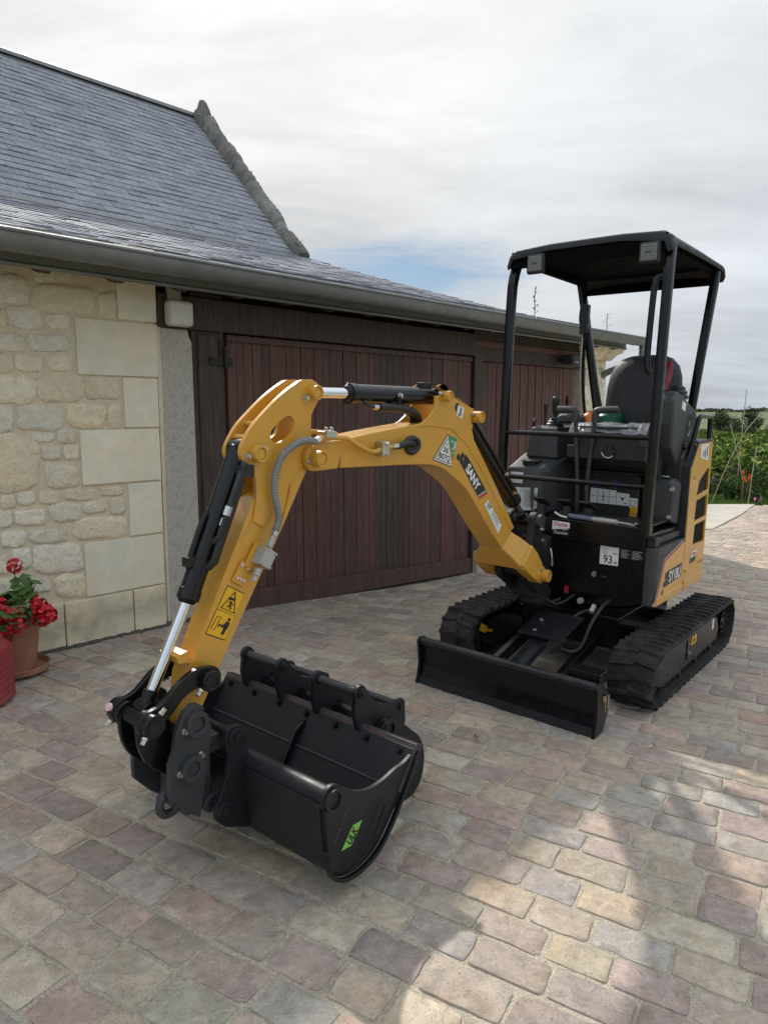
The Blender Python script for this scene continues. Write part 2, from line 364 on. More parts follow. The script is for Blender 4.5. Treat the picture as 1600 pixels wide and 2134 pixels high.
while v0 < 4.6:
    rw = rnd.uniform(.108, .146); u0 = -9 + rnd.uniform(0, .2)
    while u0 < 9:
        ln = rnd.uniform(.152, .235)
        x, y = (RU * (u0 + ln / 2) + RV * (v0 + rw / 2))
        X, Y = m2w(x, y)
        s_, d_ = wall_sd(X, Y)
        ok = Y > .5 and (d_ > .02 or s_ > 6.4) and X < 11 and Y < 13.5
        if ok:
            pr = proj((X, Y, yard_z(X, Y)))
            if pr and -1300 < pr[0] < 2700 and pr[1] < 2700 and not (Y > 11.9 and X > 4): stones.append((u0, v0, ln, rw, X, Y, pr))
        u0 += ln + rnd.uniform(.008, .018)
    v0 += rw + rnd.uniform(.009, .019)
def vis_area(q):
    p = q[6]
    if not (-40 < p[0] < 1640 and 860 < p[1] < 2180): return 0
    return 1 / p[2] ** 3
stones.sort(key=vis_area, reverse=True)
def paver(b, u0, v0, ln, rw, fine):
    b.tc = ptint(); n = 24 if fine else 12
    hl, hw = ln / 2, rw / 2; out = []; sd = rnd.uniform(0, 500)
    sk = [rnd.uniform(-.045, .045) for _ in range(2)]; chip = rnd.randrange(n) if rnd.random() < .6 else -9
    rc = [rnd.uniform(.005, .02) for _ in range(4)]; base_pts = []
    for ci, (qx, qy) in enumerate(((1, 1), (-1, 1), (-1, -1), (1, -1))):
        r = rc[ci]; cc_ = V((qx * (hl - r), qy * (hw - r))); a0 = ci * 90
        for k in range(3 if fine else 2): a = math.radians(a0 + (k * 45 if fine else 15 + k * 60)); base_pts.append(cc_ + V((r * math.cos(a), r * math.sin(a))))
        nq = base_pts[-1]; qx2, qy2 = ((-1, 1), (-1, -1), (1, -1), (1, 1))[ci]; r2 = rc[(ci + 1) % 4]; e_ = V((qx2 * (hl - r2), qy2 * (hw - r2))) + V((r2 * math.cos(math.radians(a0 + 90)), r2 * math.sin(math.radians(a0 + 90))))
        for k in range((4 if ci % 2 == 0 else 2) if fine else 1): t = (k + 1) / (((4 if ci % 2 == 0 else 2) if fine else 1) + 1); base_pts.append(nq.lerp(e_, t))
    for k, q in enumerate(base_pts):
        j = .0045 * noise.noise(V((q.x * 13 + sd, q.y * 13, 3))) + .0035 * noise.noise(V((q.x * 55 + sd, q.y * 55, 7))) + (.0014 if fine else 0) * rnd.uniform(-1, 1)
        if k == chip: j -= rnd.uniform(.004, .011)
        q = q * (1 + j / q.length); out.append(V((q.x + sk[0] * q.y, q.y + sk[1] * q.x * .5)))
    cx = RU * (u0 + hl) + RV * (v0 + hw); tilt = (rnd.uniform(-.016, .016), rnd.uniform(-.016, .016)); lift = rnd.uniform(.0005, .004)
    def P(q, h):
        xy = cx + RU * q.x + RV * q.y; X, Y = m2w(xy.x, xy.y)
        return V((X, Y, yard_z(X, Y) + h + (q.x * tilt[0] + q.y * tilt[1] if h > -.02 else 0)))
    seed = rnd.uniform(0, 100)
    def und(q): return .0022 * noise.noise(V((q.x * 17 + seed, q.y * 17, seed)))
    R = [[P(q, -.03) for q in out], [P(q, lift - .0024 + rnd.uniform(-.001, .001)) for q in out], [P(q * rnd.uniform(.955, .985), lift + und(q)) for q in out]]
    if fine:
        R.append([P(q * .6, lift + .0006 + und(q * .6) * 1.6) for q in out])
    vs = [q for r in R for q in r]; N = len(out); fs = []
    for i in range(len(R) - 1):
        fs += [(i * N + k, i * N + (k + 1) % N, (i + 1) * N + (k + 1) % N, (i + 1) * N + k) for k in range(N)]
    if fine:
        vs.append(P(V((0, 0)), lift + .002)); c = len(vs) - 1; a = (len(R) - 1) * N
        fs += [(a + k, a + (k + 1) % N, c) for k in range(N)]
    else: fs.append(tuple((len(R) - 1) * N + k for k in range(N)))
    b.add(vs, fs)
pb = B(); GX, GY = 76, 74
for j in range(GY + 1):
    for i in range(GX + 1):
        X = -6 + 20 * i / GX; Y = -3 + 16.2 * j / GY
        pb.v.append((X, Y, yard_z(X, Y) - .002))
for j in range(GY):
    for i in range(GX):
        if pb.v[j * (GX + 1) + i][1] > 11.75 and pb.v[j * (GX + 1) + i][0] > 1: continue
        a = j * (GX + 1) + i; pb.f.append((a, a + 1, a + GX + 2, a + GX + 1)); pb.m.append(0); pb.tint.append(None)
pavement = pb.build('pavement', SAND, normals=False)
tag(pavement, 'sandy joint bed of the sandstone courtyard paving', None, None, 'structure')
NF = 298
for q in stones[:NF]:
    b = B(); paver(b, *q[:4], True); b.build('paver', PAV, pavement, smooth=45, tint=True)
b = B()
for q in stones[NF:]: paver(b, *q[:4], q[6][2] < 6 and -200 < q[6][0] < 1800)
o = b.build('paver_field', PAV, pavement, smooth=45, tint=True); o['kind'] = 'stuff'
# ------------------------------------------------------------------ barn
barn = empty('barn', WM); tag(barn, 'limestone barn with slate roof, zinc gutter and brown plank doors', 'barn')
def bobj(b, name, m, parent, **k): return b.build(name, m, parent, **k)
# rubble wall: mortar face plus stones
b = B(); b.bb((-6.4, -.42, -.25), (.02, -.002, 2.52)); rub = bobj(b, 'rubble_wall', MORT, barn, smooth=0)
def wpix(x, y, d=0.0):
    """photo measure (1600 px wide) -> wall coordinates on the face of the wall"""
    th = math.radians(8.05)
    r = V(((x - 800) / 1480, math.cos(th) - math.sin(th) * (y - 1067) / 1480, -math.sin(th) - math.cos(th) * (y - 1067) / 1480))
    c = V((0, 0, 1.5)) - W0; t = (d - c.dot(D_)) / r.dot(D_); p = c + r * t
    return p.dot(S_), p.z
RS = [(95, 340, 230, 200), (440, 410, 440, 190), (745, 455, 130, 180), (10, 540, 60, 120), (180, 540, 240, 160), (405, 565, 170, 110), (60, 710, 220, 130), (340, 715, 300, 115), (20, 855, 140, 130), (205, 855, 210, 120), (415, 855, 180, 115), (100, 1035, 300, 200), (420, 1035, 300, 190), (710, 1030, 250, 150), (20, 1245, 150, 180), (280, 1235, 330, 175), (600, 1220, 280, 175), (795, 1225, 95, 175), (110, 1555, 340, 390), (305, 1370, 150, 60), (465, 1365, 130, 90), (355, 1480, 145, 100), (495, 1475, 105, 105), (430, 1640, 230, 165), (60, 1815, 105, 95), (185, 1795, 125, 95), (350, 1790, 150, 90), (555, 1770, 215, 75), (780, 1745, 150, 60), (455, 1890, 220, 130), (660, 1855, 165, 80), (815, 1850, 100, 115), (215, 1930, 210, 110), (30, 1940, 110, 120), (690, 1998, 360, 150), (95, 2078, 180, 110), (335, 2058, 250, 100), (410, 2218, 350, 200), (155, 2218, 130, 140), (20, 2258, 70, 120), (495, 2403, 215, 160), (90, 2423, 290, 140), (290, 2400, 120, 90), (400, 235, 190, 90), (270, 235, 70, 110)]
rects = []
for cx, cy, w_, h_ in RS:
    a = wpix((cx - w_ / 2) / 3.333, 500 + cy / 3.333); c = wpix((cx + w_ / 2) / 3.333, 500 + cy / 3.333)
    t_ = wpix(cx / 3.333, 500 + (cy - h_ / 2) / 3.333); u_ = wpix(cx / 3.333, 500 + (cy + h_ / 2) / 3.333)
    rects.append(((a[0] + c[0]) / 2, (t_[1] + u_[1]) / 2, c[0] - a[0], t_[1] - u_[1], (c[1] - a[1]) / max(c[0] - a[0], .01) * .6))
z0 = .36                                              # the wall runs on to the left in the same bond
while z0 < 2.35:
    hh = rnd.uniform(.09, .19); s0 = -1.13 + rnd.uniform(-.06, 0)
    while s0 > -5.2:
        ww = rnd.uniform(.13, .34); rects.append((s0 - ww / 2, z0 + hh / 2, ww, hh * rnd.uniform(.85, 1), 0)); s0 -= ww + rnd.uniform(.025, .05)
    z0 += hh + rnd.uniform(.025, .045)
def rubble(b, cx, cz, w_, h_, sl, d0=.0, dep=.0075):
    k = rnd.uniform(.93, 1.07); base = rnd.choice([(.82, .73, .54), (.84, .765, .59), (.83, .755, .59), (.86, .80, .66), (.81, .71, .51), (.83, .775, .63)])
    b.tc = tuple(q * k for q in base); n = 22; e = rnd.uniform(3.6, 7.0); sd = rnd.uniform(0, 99); out = []
    for i in range(n):
        a = 2 * PI * i / n; ca, sa = math.cos(a), math.sin(a)
        r = (abs(ca) ** e + abs(sa) ** e) ** (-1 / e) * (1 + .2 * noise.noise(V((ca * 1.9 + sd, sa * 1.9, 1))) + rnd.uniform(-.04, .04))
        out.append(V((w_ / 2 * 1.02 * r * ca, h_ / 2 * 1.03 * r * sa)))
    def P(q, d): return V((cx + q.x, d0 + d, cz + q.y + q.x * sl))
    R = [[P(q, -.02) for q in out], [P(q * .985, dep * .45) for q in out], [P(q * .955, dep * rnd.uniform(.75, 1.15)) for q in out], [P(q * .55, dep * (1.05 + .5 * noise.noise(V((q.x * 30 + sd, q.y * 30, 3))))) for q in out]]
    vs = [q for r in R for q in r]; fs = []
    for i in range(3): fs += [(i * n + j, i * n + (j + 1) % n, (i + 1) * n + (j + 1) % n, (i + 1) * n + j) for j in range(n)]
    vs.append(P(V((0, 0)), dep)); fs += [(3 * n + j, 3 * n + (j + 1) % n, 4 * n) for j in range(n)]
    b.add(vs, fs)
for q in rects:
    b = B(); rubble(b, *q); b.build('stone', RUBS, rub, smooth=70, tint=True)
# cut corner blocks and plinth
def block(b, s0, s1, z0, z1, d1, d0=-.05, col=(.79, .74, .585)):
    k = rnd.uniform(.94, 1.04); b.tc = tuple(q * k for q in col); b.bb((s0, d0, z0), (s1, d1, z1))
for s0, s1, z0, z1 in ((-.23, .028, 2.068, 2.52), (-.50, .024, 1.722, 2.056), (-.22, .016, 1.400, 1.712), (-.51, .013, 1.052, 1.388), (-.22, .008, .700, 1.041), (-.525, .004, .352, .688)):
    b = B(); block(b, s0, s1, z0, z1, .014); b.build('cut_block', ASH, rub, smooth=30, bevel=.004, tint=True)
for s0, s1 in ((-.222, .0), (-.668, -.23), (-1.15, -.676), (-1.7, -1.158), (-2.3, -1.708), (-3.0, -2.308), (-3.7, -3.008), (-4.4, -3.708), (-5.2, -4.408), (-6.4, -5.208)):
    b = B(); block(b, s0, s1, -.1, .341, .022, col=(.76, .69, .50)); b.build('plinth_block', ASH, rub, smooth=30, bevel=.006, tint=True)
b = B()
GRIT = mat('dark_grit', (.085, .08, .068), .95, var=.5, vs=90, bump=.01, bs=120, dust=((.2, .19, .16), .6, 60))
for k in range(70):
    s_ = -3.0 + k * .047; X, Y = (W0 + S_ * s_ + D_ * .045).xy; w_ = rnd.uniform(.018, .04); z = yard_z(X, Y)
    b.rings([[V((s_ + q * .03, .0, z - .02)), V((s_ + q * .03, .0, z + .022 + rnd.uniform(-.006, .01))), V((s_ + q * .03, .024 + w_ * .5, z + .012)), V((s_ + q * .03, .024 + w_, z - .02))] for q in (-1, 1)])
o = b.build('grit_strip', GRIT, barn, smooth=60); o['kind'] = 'stuff'
CON = mat('speckled_stucco', (.48, .45, .39), .9, var=.3, vs=140, bump=.003, bs=240, dust=((.2, .19, .165), .6, 30))
b = B(); b.plate([(.03, -.15), (.29, -.15), (.283, 1.96), (.262, 2.0), (.255, 2.045), (.05, 2.045)], -.25, .012); bobj(b, 'pilaster', CON, barn, bevel=.012)
b = B(); b.bb((.022, -.2, -.1), (.05, .008, 2.06)); bobj(b, 'joint_strip', MORT, barn)
# planked doors
def wood(name, col, var=.3):
    m = mat(name, col, .62, var=var, vs=6, bump=.0035, bs=34, rvar=.14, objvar=.13, stretch=(9, 9, .7), dust=((.20, .13, .10), .5, 4)); return m
WOOD = wood('brown_boards', (.082, .041, .031)); WOODR = wood('red_brown_boards', (.108, .044, .033)); WOODD = wood('dark_beam', (.050, .033, .026))
IRON = mat('iron_hardware', (.03, .028, .026), .55, metal=.4, var=.3)
def dfloor(s): return .012 - (.150 / 2.63) * (s - .69) if s < 3.4 else -.142 + .02 * (s - 3.4)
door = empty('door', Matrix.Translation((0, 0, 0)), barn); door['label'] = 'wide dark brown plank door'
s0 = .566
while s0 < 3.36:
    w_ = rnd.uniform(.068, .082); b = B(); d1 = rnd.uniform(-.003, .003)
    x1 = min(s0 + w_, 3.40)
    b.plate([(s0, dfloor(s0) + .03), (x1 - .0025, dfloor(x1) + .03), (x1 - .0025, 2.035), (s0, 2.035)], -.06, d1)
    rr = rnd.random(); m_ = WOODD if 2.0 < s0 < 2.36 and rr < .8 else (WOODR if rr < .45 else WOOD)
    b.build('plank', m_, door, bevel=.002, seg=1); s0 = x1
b = B(); b.plate([(.555, dfloor(.555) + .012), (3.405, dfloor(3.405) + .012), (3.405, dfloor(3.405) + .155), (.555, dfloor(.555) + .165)], .008, .038); b.build('bottom_rail', WOOD, door, bevel=.004)
b = B(); b.bb((.415, .0, 1.82), (.60, .02, 1.87)); b.cyl((.535, .03, 1.80), (.535, .03, 1.95), .014, n=10); b.bb((.49, .0, 1.86), (.53, .016, 1.99)); b.build('hinge', IRON, door, bevel=.002)
b = B(); b.bb((.56, .01, 1.99), (3.40, .014, 2.02))
for k in range(36): b.cyl((.6 + k * .0785, .006, 1.985), (.6 + k * .0785, .018, 1.985), .006, n=6)
b.build('nail_strip', WOOD, door)
b = B(); b.bb((.292, -.12, .0), (.548, -.012, 2.3)); bobj(b, 'door_frame', WOODD, barn, bevel=.006)
b = B(); b.bb((.33, -.015, .2), (.515, .004, 2.02)); bobj(b, 'frame_board', WOODD, barn, bevel=.004)
b = B(); b.bb((3.425, -.12, -.3), (3.56, .03, 2.14)); bobj(b, 'door_post', WOODD, barn, bevel=.006)
b = B(); b.bb((3.44, -.1, -.3), (3.72, .09, .08)); bobj(b, 'post_footing', CON, barn, bevel=.02)
door2 = empty('side_door', None, barn); door2['label'] = 'red brown plank door behind the digger'
s0 = 3.57
while s0 < 5.45:
    w_ = rnd.uniform(.068, .082); b = B(); x1 = min(s0 + w_, 5.47)
    b.bb((s0, -.10, -.12), (x1 - .004, -.03 + rnd.uniform(-.005, .005), 2.0)); b.build('plank', WOODR if rnd.random() < .85 else WOOD, door2, bevel=.003, seg=1); s0 = x1
b = B(); b.cyl((5.32, -.02, 1.45), (5.32, -.02, 1.68), .012, n=8); b.bb((5.30, -.03, 1.60), (5.36, 0, 1.63)); b.build('latch', IRON, door2)
b = B(); b.bb((.03, -.2, 2.045), (3.44, .03, 2.26)); b.bb((3.44, -.2, 2.005), (5.62, .0, 2.30)); bobj(b, 'lintel', WOODD, barn, bevel=.008)
b = B(); b.bb((3.40, .006, 2.14), (5.62, .022, 2.20)); bobj(b, 'lintel_trim', WOODR, barn, bevel=.004)
LIM = stone_mat('pier_limestone', .0015, 6, rough=.8, snap=0, fine=.0006)
b = B(); b.tc = (.60, .56, .44)
pier = empty('corner_pier', None, barn)
for z0, z1 in ((-.3, .45), (.46, .98), (.99, 1.50), (1.51, 2.02)):
    b = B(); block(b, 5.64, 6.17, z0, z1, .03, -.5); b.build('pier_block', LIM, pier, bevel=.006, tint=True)
b = B(); block(b, 5.64, 6.17, 2.025, 2.13, .02, -.5)
b.rings([[V(q) for q in ((5.60, -.54, 2.13), (6.21, -.54, 2.13), (6.21, .07, 2.13), (5.60, .07, 2.13))], [V(q) for q in ((5.55, -.59, 2.21), (6.27, -.59, 2.21), (6.27, .13, 2.21), (5.55, .13, 2.21))], [V(q) for q in ((5.52, -.62, 2.22), (6.31, -.62, 2.22), (6.31, .17, 2.22), (5.52, .17, 2.22))], [V(q) for q in ((5.50, -.64, 2.30), (6.34, -.64, 2.30), (6.34, .20, 2.30), (5.50, .20, 2.30))]])
b.build('capital', LIM, pier, bevel=.006, tint=True)
# roofs -------------------------------------------------------------
EAVE = (.42, 2.375); JUN = (-2.0, 3.2); RIDGE = (-3.95, 5.155); HIP_S0, HIP_S1 = 2.86, 6.22
def low_z(d):
    t = (EAVE[0] - d) / (EAVE[0] - JUN[0]); return EAVE[1] + (JUN[1] - EAVE[1]) * t - .048 * 4 * t * (1 - t) * (1 if t < 1 else 0)
def hip_s(d):
    t = (EAVE[0] - d) / (EAVE[0] - JUN[0]); return HIP_S1 + (HIP_S0 - HIP_S1) * t
SLA = mat('slate', (.88, .9, 1.0), .78, var=.3, vs=22, bump=.0016, bs=90, rvar=.08, tint=True, spec=.1, stretch=(1, 1, 3), dust=((.42, .42, .41), .5, 26))
def stint(): 
    k = rnd.uniform(.86, 1.12); return (.34 * k, .338 * k, .338 * k)
def slate(b, s0, s1, P0, P1, nrm_, lift):
    """one slate from the lower edge P0 to the upper edge P1 in (d, z)"""
    b.tc = stint(); th = .006; l0 = lift + .007 + rnd.uniform(-.003, .004); l1 = lift - .001
    c = rnd.uniform(-.002, .002)
    def q(s, P, l): return (s, P[0] + nrm_[0] * l, P[1] + nrm_[1] * l)
    vs = [q(s0, P0, l0), q(s1, (P0[0], P0[1] + c), l0), q(s1, P1, l1), q(s0, P1, l1), q(s0, P0, l0 - th), q(s1, (P0[0], P0[1] + c), l0 - th), q(s1, P1, l1 - th), q(s0, P1, l1 - th)]
    b.add(vs, [(0, 1, 2, 3), (0, 4, 5, 1), (1, 5, 6, 2), (3, 7, 4, 0), (2, 6, 7, 3)])
roof = empty('roof', None, barn)
b = B(); b.add([(-6.6, JUN[0] - .005, JUN[1] - .02), (2.84, JUN[0] - .005, JUN[1] - .02), (2.84, RIDGE[0], RIDGE[1] - .02), (-6.6, RIDGE[0], RIDGE[1] - .02), (2.84, -6, JUN[1]), (-6.6, -6, JUN[1])], [(0, 1, 2, 3), (3, 2, 4, 5)]); b.build('upper_deck', WOODD, roof, smooth=0, normals=False)
k45 = math.sqrt(.5); rows = 29; slope = math.hypot(RIDGE[0] - JUN[0], RIDGE[1] - JUN[1]); up = ((RIDGE[0] - JUN[0]) / slope, (RIDGE[1] - JUN[1]) / slope); nn = (-up[1] * -1, -up[0])
nn = (up[1], -up[0])
ul = []
for r in range(rows):
    e0 = r * slope / rows; e1 = e0 + slope / rows * 1.25; off = (r % 2) * .09 + rnd.uniform(-.012, .012); s = 2.80 - off
    first = True
    while s > -6.5:
        w_ = .21 if not (first and off > .05) else .21
        s1 = s if not first else 2.80
        s0_ = s - .18 + .003
        ul.append((s0_, s1, e0, min(e1, slope), (rnd.uniform(-.003, .003)))); s -= .18; first = False
def upt(e): return (JUN[0] + up[0] * e, JUN[1] + up[1] * e)
def sl_area(q):
    p = proj(WM @ V(((q[0] + q[1]) / 2, *upt(q[2])))); 
    if not p or p[0] < -10 or p[1] < -10: return 0
    return 1 / p[2] ** 2
ul.sort(key=sl_area, reverse=True)
for q in ul[:296]:
    b = B(); slate(b, q[0], q[1], upt(q[2] + q[4]), upt(q[3]), nn, .006); b.build('slate', SLA, roof, smooth=0, tint=True)
b = B()
for q in ul[296:]: slate(b, q[0], q[1], upt(q[2] + q[4]), upt(q[3]), nn, .006)
o = b.build('upper_slates', SLA, roof, smooth=0, tint=True); o['kind'] = 'stuff'
# lower roof with a gentle sweep, hipped at its right end
b = B(); ND = 26
for i in range(ND + 1):
    d = EAVE[0] + (JUN[0] - EAVE[0]) * i / ND
    b.v += [(-6.6, d, low_z(d) - .008), (hip_s(d), d, low_z(d) - .008)]
for i in range(ND): a = 2 * i; b.f.append((a, a + 1, a + 3, a + 2)); b.m.append(0); b.tint.append(None)
n0 = len(b.v)
for i in range(ND + 1):                       # end slope of the hip, swept the same way
    d = EAVE[0] + (JUN[0] - EAVE[0]) * i / ND; b.v += [(hip_s(d), d, low_z(d) - .01), (hip_s(d), -5.4 - (d - EAVE[0]) * .4, low_z(d) - .012)]
for i in range(ND): a = n0 + 2 * i; b.f.append((a, a + 1, a + 3, a + 2)); b.m.append(0); b.tint.append(None)
b.build('lower_deck', WOODD, roof, smooth=30, normals=False)
b = B(); rows = 25
for r in range(rows):
    d0 = EAVE[0] + .02 + (JUN[0] - EAVE[0]) * r / rows; d1 = EAVE[0] + (JUN[0] - EAVE[0]) * min((r + 1.22) / rows, 1.02)
    if d1 < JUN[0]: d1 = JUN[0]
    P0 = (d0, low_z(min(d0, EAVE[0]))); P1 = (d1, low_z(d1)); t_ = V((P1[0] - P0[0], P1[1] - P0[1])).normalized(); nl = (t_.y, -t_.x)
    if nl[1] < 0: nl = (-nl[0], -nl[1])
    s = hip_s(d0) - .0; off = (r % 2) * .1; first = True
    while s > -6.5:
        w_ = (.2 - off if first else .2) + rnd.uniform(-.004, .004); slate(b, s - w_ + .004, s, P0, P1, nl, .006 + rnd.uniform(0, .002)); s -= w_; first = False
    # end face of the hip
    z0_, z1_ = P0[1], P1[1]
o = b.build('lower_slates', SLA, roof, smooth=0, tint=True); o['kind'] = 'stuff'
ZIN = mat('zinc_sheet', (.20, .212, .215), .5, metal=.4, var=.16, vs=7, bump=.0012, bs=25, rvar=.1, dust=((.16, .16, .15), .4, 9))
b = B()
for i in range(12):
    s1 = 2.86 - i * .8
    b.rings([[V((s, RIDGE[0] + .085 * math.cos(a) , RIDGE[1] - .03 + .07 * math.sin(a))) for a in [PI * k / 8 for k in range(9)]] for s in (s1, s1 - .82)], False, False, False)
b.build('ridge_cap', ZIN, roof, smooth=60)
b = B(); b.add([(-6.6, JUN[0] - .015, JUN[1] + .035), (2.84, JUN[0] - .015, JUN[1] + .035), (2.84, JUN[0] + .03, JUN[1] + .002), (-6.6, JUN[0] + .03, JUN[1] + .002)], [(0, 1, 2, 3)]); b.build('valley_flashing', ZIN, roof)
# gable coping of weathered stones
COP = stone_mat('coping_stone', .03, 9, rough=.92, snap=.2, fine=.004)
cop = empty('gable_coping', None, barn)
npc = 15
for i in range(npc):
    t0 = i / npc; t1 = (i + 1) / npc + .008
    def cp(t): return (JUN[0] + .02 + (RIDGE[0] - JUN[0] + .06) * t, JUN[1] - .04 + (RIDGE[1] - JUN[1] + .04) * t)
    a = cp(t0); c = cp(t1); b = B(); k = rnd.uniform(.75, 1.2); b.tc = (.23 * k, .222 * k, .205 * k)
    hgt = .11 + rnd.uniform(-.012, .012); w0, w1 = 2.80 + rnd.uniform(-.008, .008), 2.96 + rnd.uniform(-.015, .015)
    nx = 5; grid = []
    for u in range(7):
        row = []
        for j, (ss, hh) in enumerate(((w0, -.12), (w0, hgt * .55), (w0 + .04, hgt), (w1 - .05, hgt * 1.05), (w1, hgt * .6), (w1, -.3))):
            p = V((ss, a[0] + (c[0] - a[0]) * u / 6 + nn[0] * hh, a[1] + (c[1] - a[1]) * u / 6 + nn[1] * hh))
            nz = noise.noise_vector(p * 6) * .016 + noise.noise_vector(p * 19) * .014
            pin = .82 if u in (0, 6) else 1
            row.append(p + nz + V((0, nn[0] * (pin - 1) * .08, nn[1] * (pin - 1) * .08)))
        grid.append(row)
    b.rings(grid, True, True, True); b.build('coping_stone', COP, cop, smooth=50, tint=True)
b = B(); b.tc = (.17, .162, .15); pk = cp(1.0)
rs = []
for i, (z, r) in enumerate(((-.26, .15), (-.1, .135), (.03, .10), (.11, .06), (.14, .04))):
    rs.append([V((2.88 + r * .7 * math.cos(a) + .02 * noise.noise(V((math.cos(a) * 2, z * 8, i))), pk[0] + .06 + r * math.sin(a) - z * .15 + .02 * noise.noise(V((a, z * 9, 4))), pk[1] + .02 + z)) for a in [2 * PI * k / 12 for k in range(12)]])
b.rings(rs); b.build('coping_peak', COP, cop, smooth=50, tint=True)
b = B(); b.bb((2.86, -5.9, 2.6), (3.0, JUN[0] - .0, 3.15)); b.add([(2.98, JUN[0], JUN[1] - .1), (2.98, -5.9, JUN[1] - .1), (2.98, RIDGE[0], RIDGE[1])], [(0, 1, 2)]); b.build('gable_wall', MORT, barn)
# gutter, straps, soffit, rafters
b = B(); gc = (.47, 2.372); R_ = .070
prof = [(gc[0] + R_ * math.cos(a), gc[1] + R_ * 1.25 * math.sin(a)) for a in [PI + PI * k / 12 for k in range(13)]]
prof = [(gc[0] - R_, gc[1] + .03)] + prof
for s0_, s1_ in ((-6.6, HIP_S1 + .04),):
    outer = [[V((s, p[0], p[1])) for p in prof] for s in (s0_, s1_)]
    b.rings(outer, False, False, False)
    inn = [[V((s, gc[0] + (p[0] - gc[0]) * .96, gc[1] + (p[1] - gc[1]) * .96 + .001)) for p in prof] for s in (s0_, s1_)]
    b.rings([list(reversed(r)) for r in inn], False, False, False)
b.add([(HIP_S1 + .04, p[0], p[1]) for p in prof], [tuple(range(len(prof)))])
gut = b.build('gutter', ZIN, barn, smooth=60, normals=False)
b = B(); b.tube([(-6.6, gc[0] + R_, gc[1] + .004), (HIP_S1 + .045, gc[0] + R_, gc[1] + .004)], .011, 10); b.build('gutter_bead', ZIN, gut, smooth=60)
s = -6.52
while s < HIP_S1:
    b = B(); b.rings([[V((s + ds, gc[0] + (p[0] - gc[0]) * k, gc[1] + (p[1] - gc[1]) * k)) for p in prof] for ds, k in ((-.014, 1.0), (-.012, 1.035), (.012, 1.035), (.014, 1.0))], False, False, False); b.build('gutter_strap', ZIN, gut, smooth=40, normals=False); s += .445
b = B(); b.tube([(-6.6, .30, 2.262), (HIP_S1 - .1, .30, 2.262)], .014, 10); b.bb((-6.6, .285, 2.27), (HIP_S1 - .1, .30, 2.37)); b.build('eave_trim', ZIN, barn, smooth=50)
SOF = wood('soffit_boards', (.06, .042, .034), .2)
b = B(); b.add([(-6.6, .30, 2.355), (HIP_S1 - .05, .30, 2.355), (HIP_S1 - .05, -.45, 2.60), (-6.6, -.45, 2.60)], [(0, 1, 2, 3)]); b.build('soffit', SOF, barn, smooth=0, normals=False)
s = -6.24
while s < 6.1:
    b = B(); b.plate([(.285, 2.275), (.285, 2.35), (-.3, 2.545), (-.3, 2.44), (.05, 2.305), (.2, 2.25)], s, s + .075, fn=lambda x, y, z: (y, x, z)); b.build('rafter_end', WOODD, barn, bevel=.004); s += .42
b = B(); b.tube(cr([(6.20, .47, 2.30), (6.20, .47, 2.20), (6.20, .44, 2.12), (6.05, .1, 1.98), (6.20, -.05, 1.90), (6.22, -.09, 1.8), (6.22, -.09, -.3)], 6), .04, 14); b.build('downpipe', ZIN, barn, smooth=50)
b = B(); b.bb((.02, -.42, -.3), (6.15, -.3, 2.6)); b.bb((6.10, -5, -.3), (6.17, -.5, 2.4)); b.build('back_wall', WOODD, barn, smooth=0)
# ------------------------------------------------------------------ excavator
exc = empty('mini_excavator', MM); tag(exc, 'yellow and black mini excavator with canopy parked on the courtyard paving', 'excavator')
YC = -.138
def text(name, s, parent, o, xd, yd, w, h, m, bold=0.0, shear=0.0, lift=.0012):
    cu = bpy.data.curves.new('t', 'FONT'); cu.body = s; cu.size = 1; cu.offset = bold; cu.shear = shear; cu.resolution_u = 3
    ob = bpy.data.objects.new('t', cu); COL.objects.link(ob); dg = bpy.context.evaluated_depsgraph_get(); dg.update()
    me = bpy.data.meshes.new_from_object(ob.evaluated_get(dg)); bpy.data.objects.remove(ob); bpy.data.curves.remove(cu)
    xs = [v.co.x for v in me.vertices]; ys = [v.co.y for v in me.vertices]; x0, x1, y0, y1 = min(xs), max(xs), min(ys), max(ys)
    xd = V(xd).normalized(); yd = V(yd); yd = (yd - xd * yd.dot(xd)).normalized(); zd = xd.cross(yd); o = V(o) + zd * lift
    for v in me.vertices:
        v.co = o + xd * ((v.co.x - (x0 + x1) / 2) / (x1 - x0) * w) + yd * ((v.co.y - (y0 + y1) / 2) / (y1 - y0) * h)
    me.materials.clear(); me.materials.append(m); me.name = name
    q = bpy.data.objects.new(name, me); COL.objects.link(q); q.parent = parent; return q
def decal(name, parent, pts, m, th=.0012):
    """thin sticker: a polygon with a little thickness along its normal"""
    pts = [V(p) for p in pts]; n_ = geometry.normal(pts[:3]) if len(pts) == 3 else (pts[1] - pts[0]).cross(pts[2] - pts[0]).normalized()
    c = V((4.26, 1.7, 1.5))
    if n_.dot(c - pts[0]) < 0: n_ = -n_
    b = B(); k = len(pts); b.add([p + n_ * .0002 for p in pts] + [p + n_ * th for p in pts], [tuple(range(k)), tuple(range(k, 2 * k))] + [(i, (i + 1) % k, k + (i + 1) % k, k + i) for i in range(k)])
    return b.build(name, m, parent, smooth=0)
def quadY(y, pts): return [(x, y, z) for x, z in pts]
def quadX(x, pts): return [(x, y, z) for y, z in pts]
def bolt(b, p, ax, r=.011, h=.012):
    p = V(p); ax = V(ax); b.cyl(p, p + ax * h * .5, r * 1.35, n=14); b.cyl(p + ax * h * .5, p + ax * h * 1.6, r, n=6)
def bolts(parent, pts, ax, r=.009, h=.01, m=None, name='bolt'):
    for p in pts: b = B(); bolt(b, p, ax, r, h); b.build(name, m or ZNC, parent)
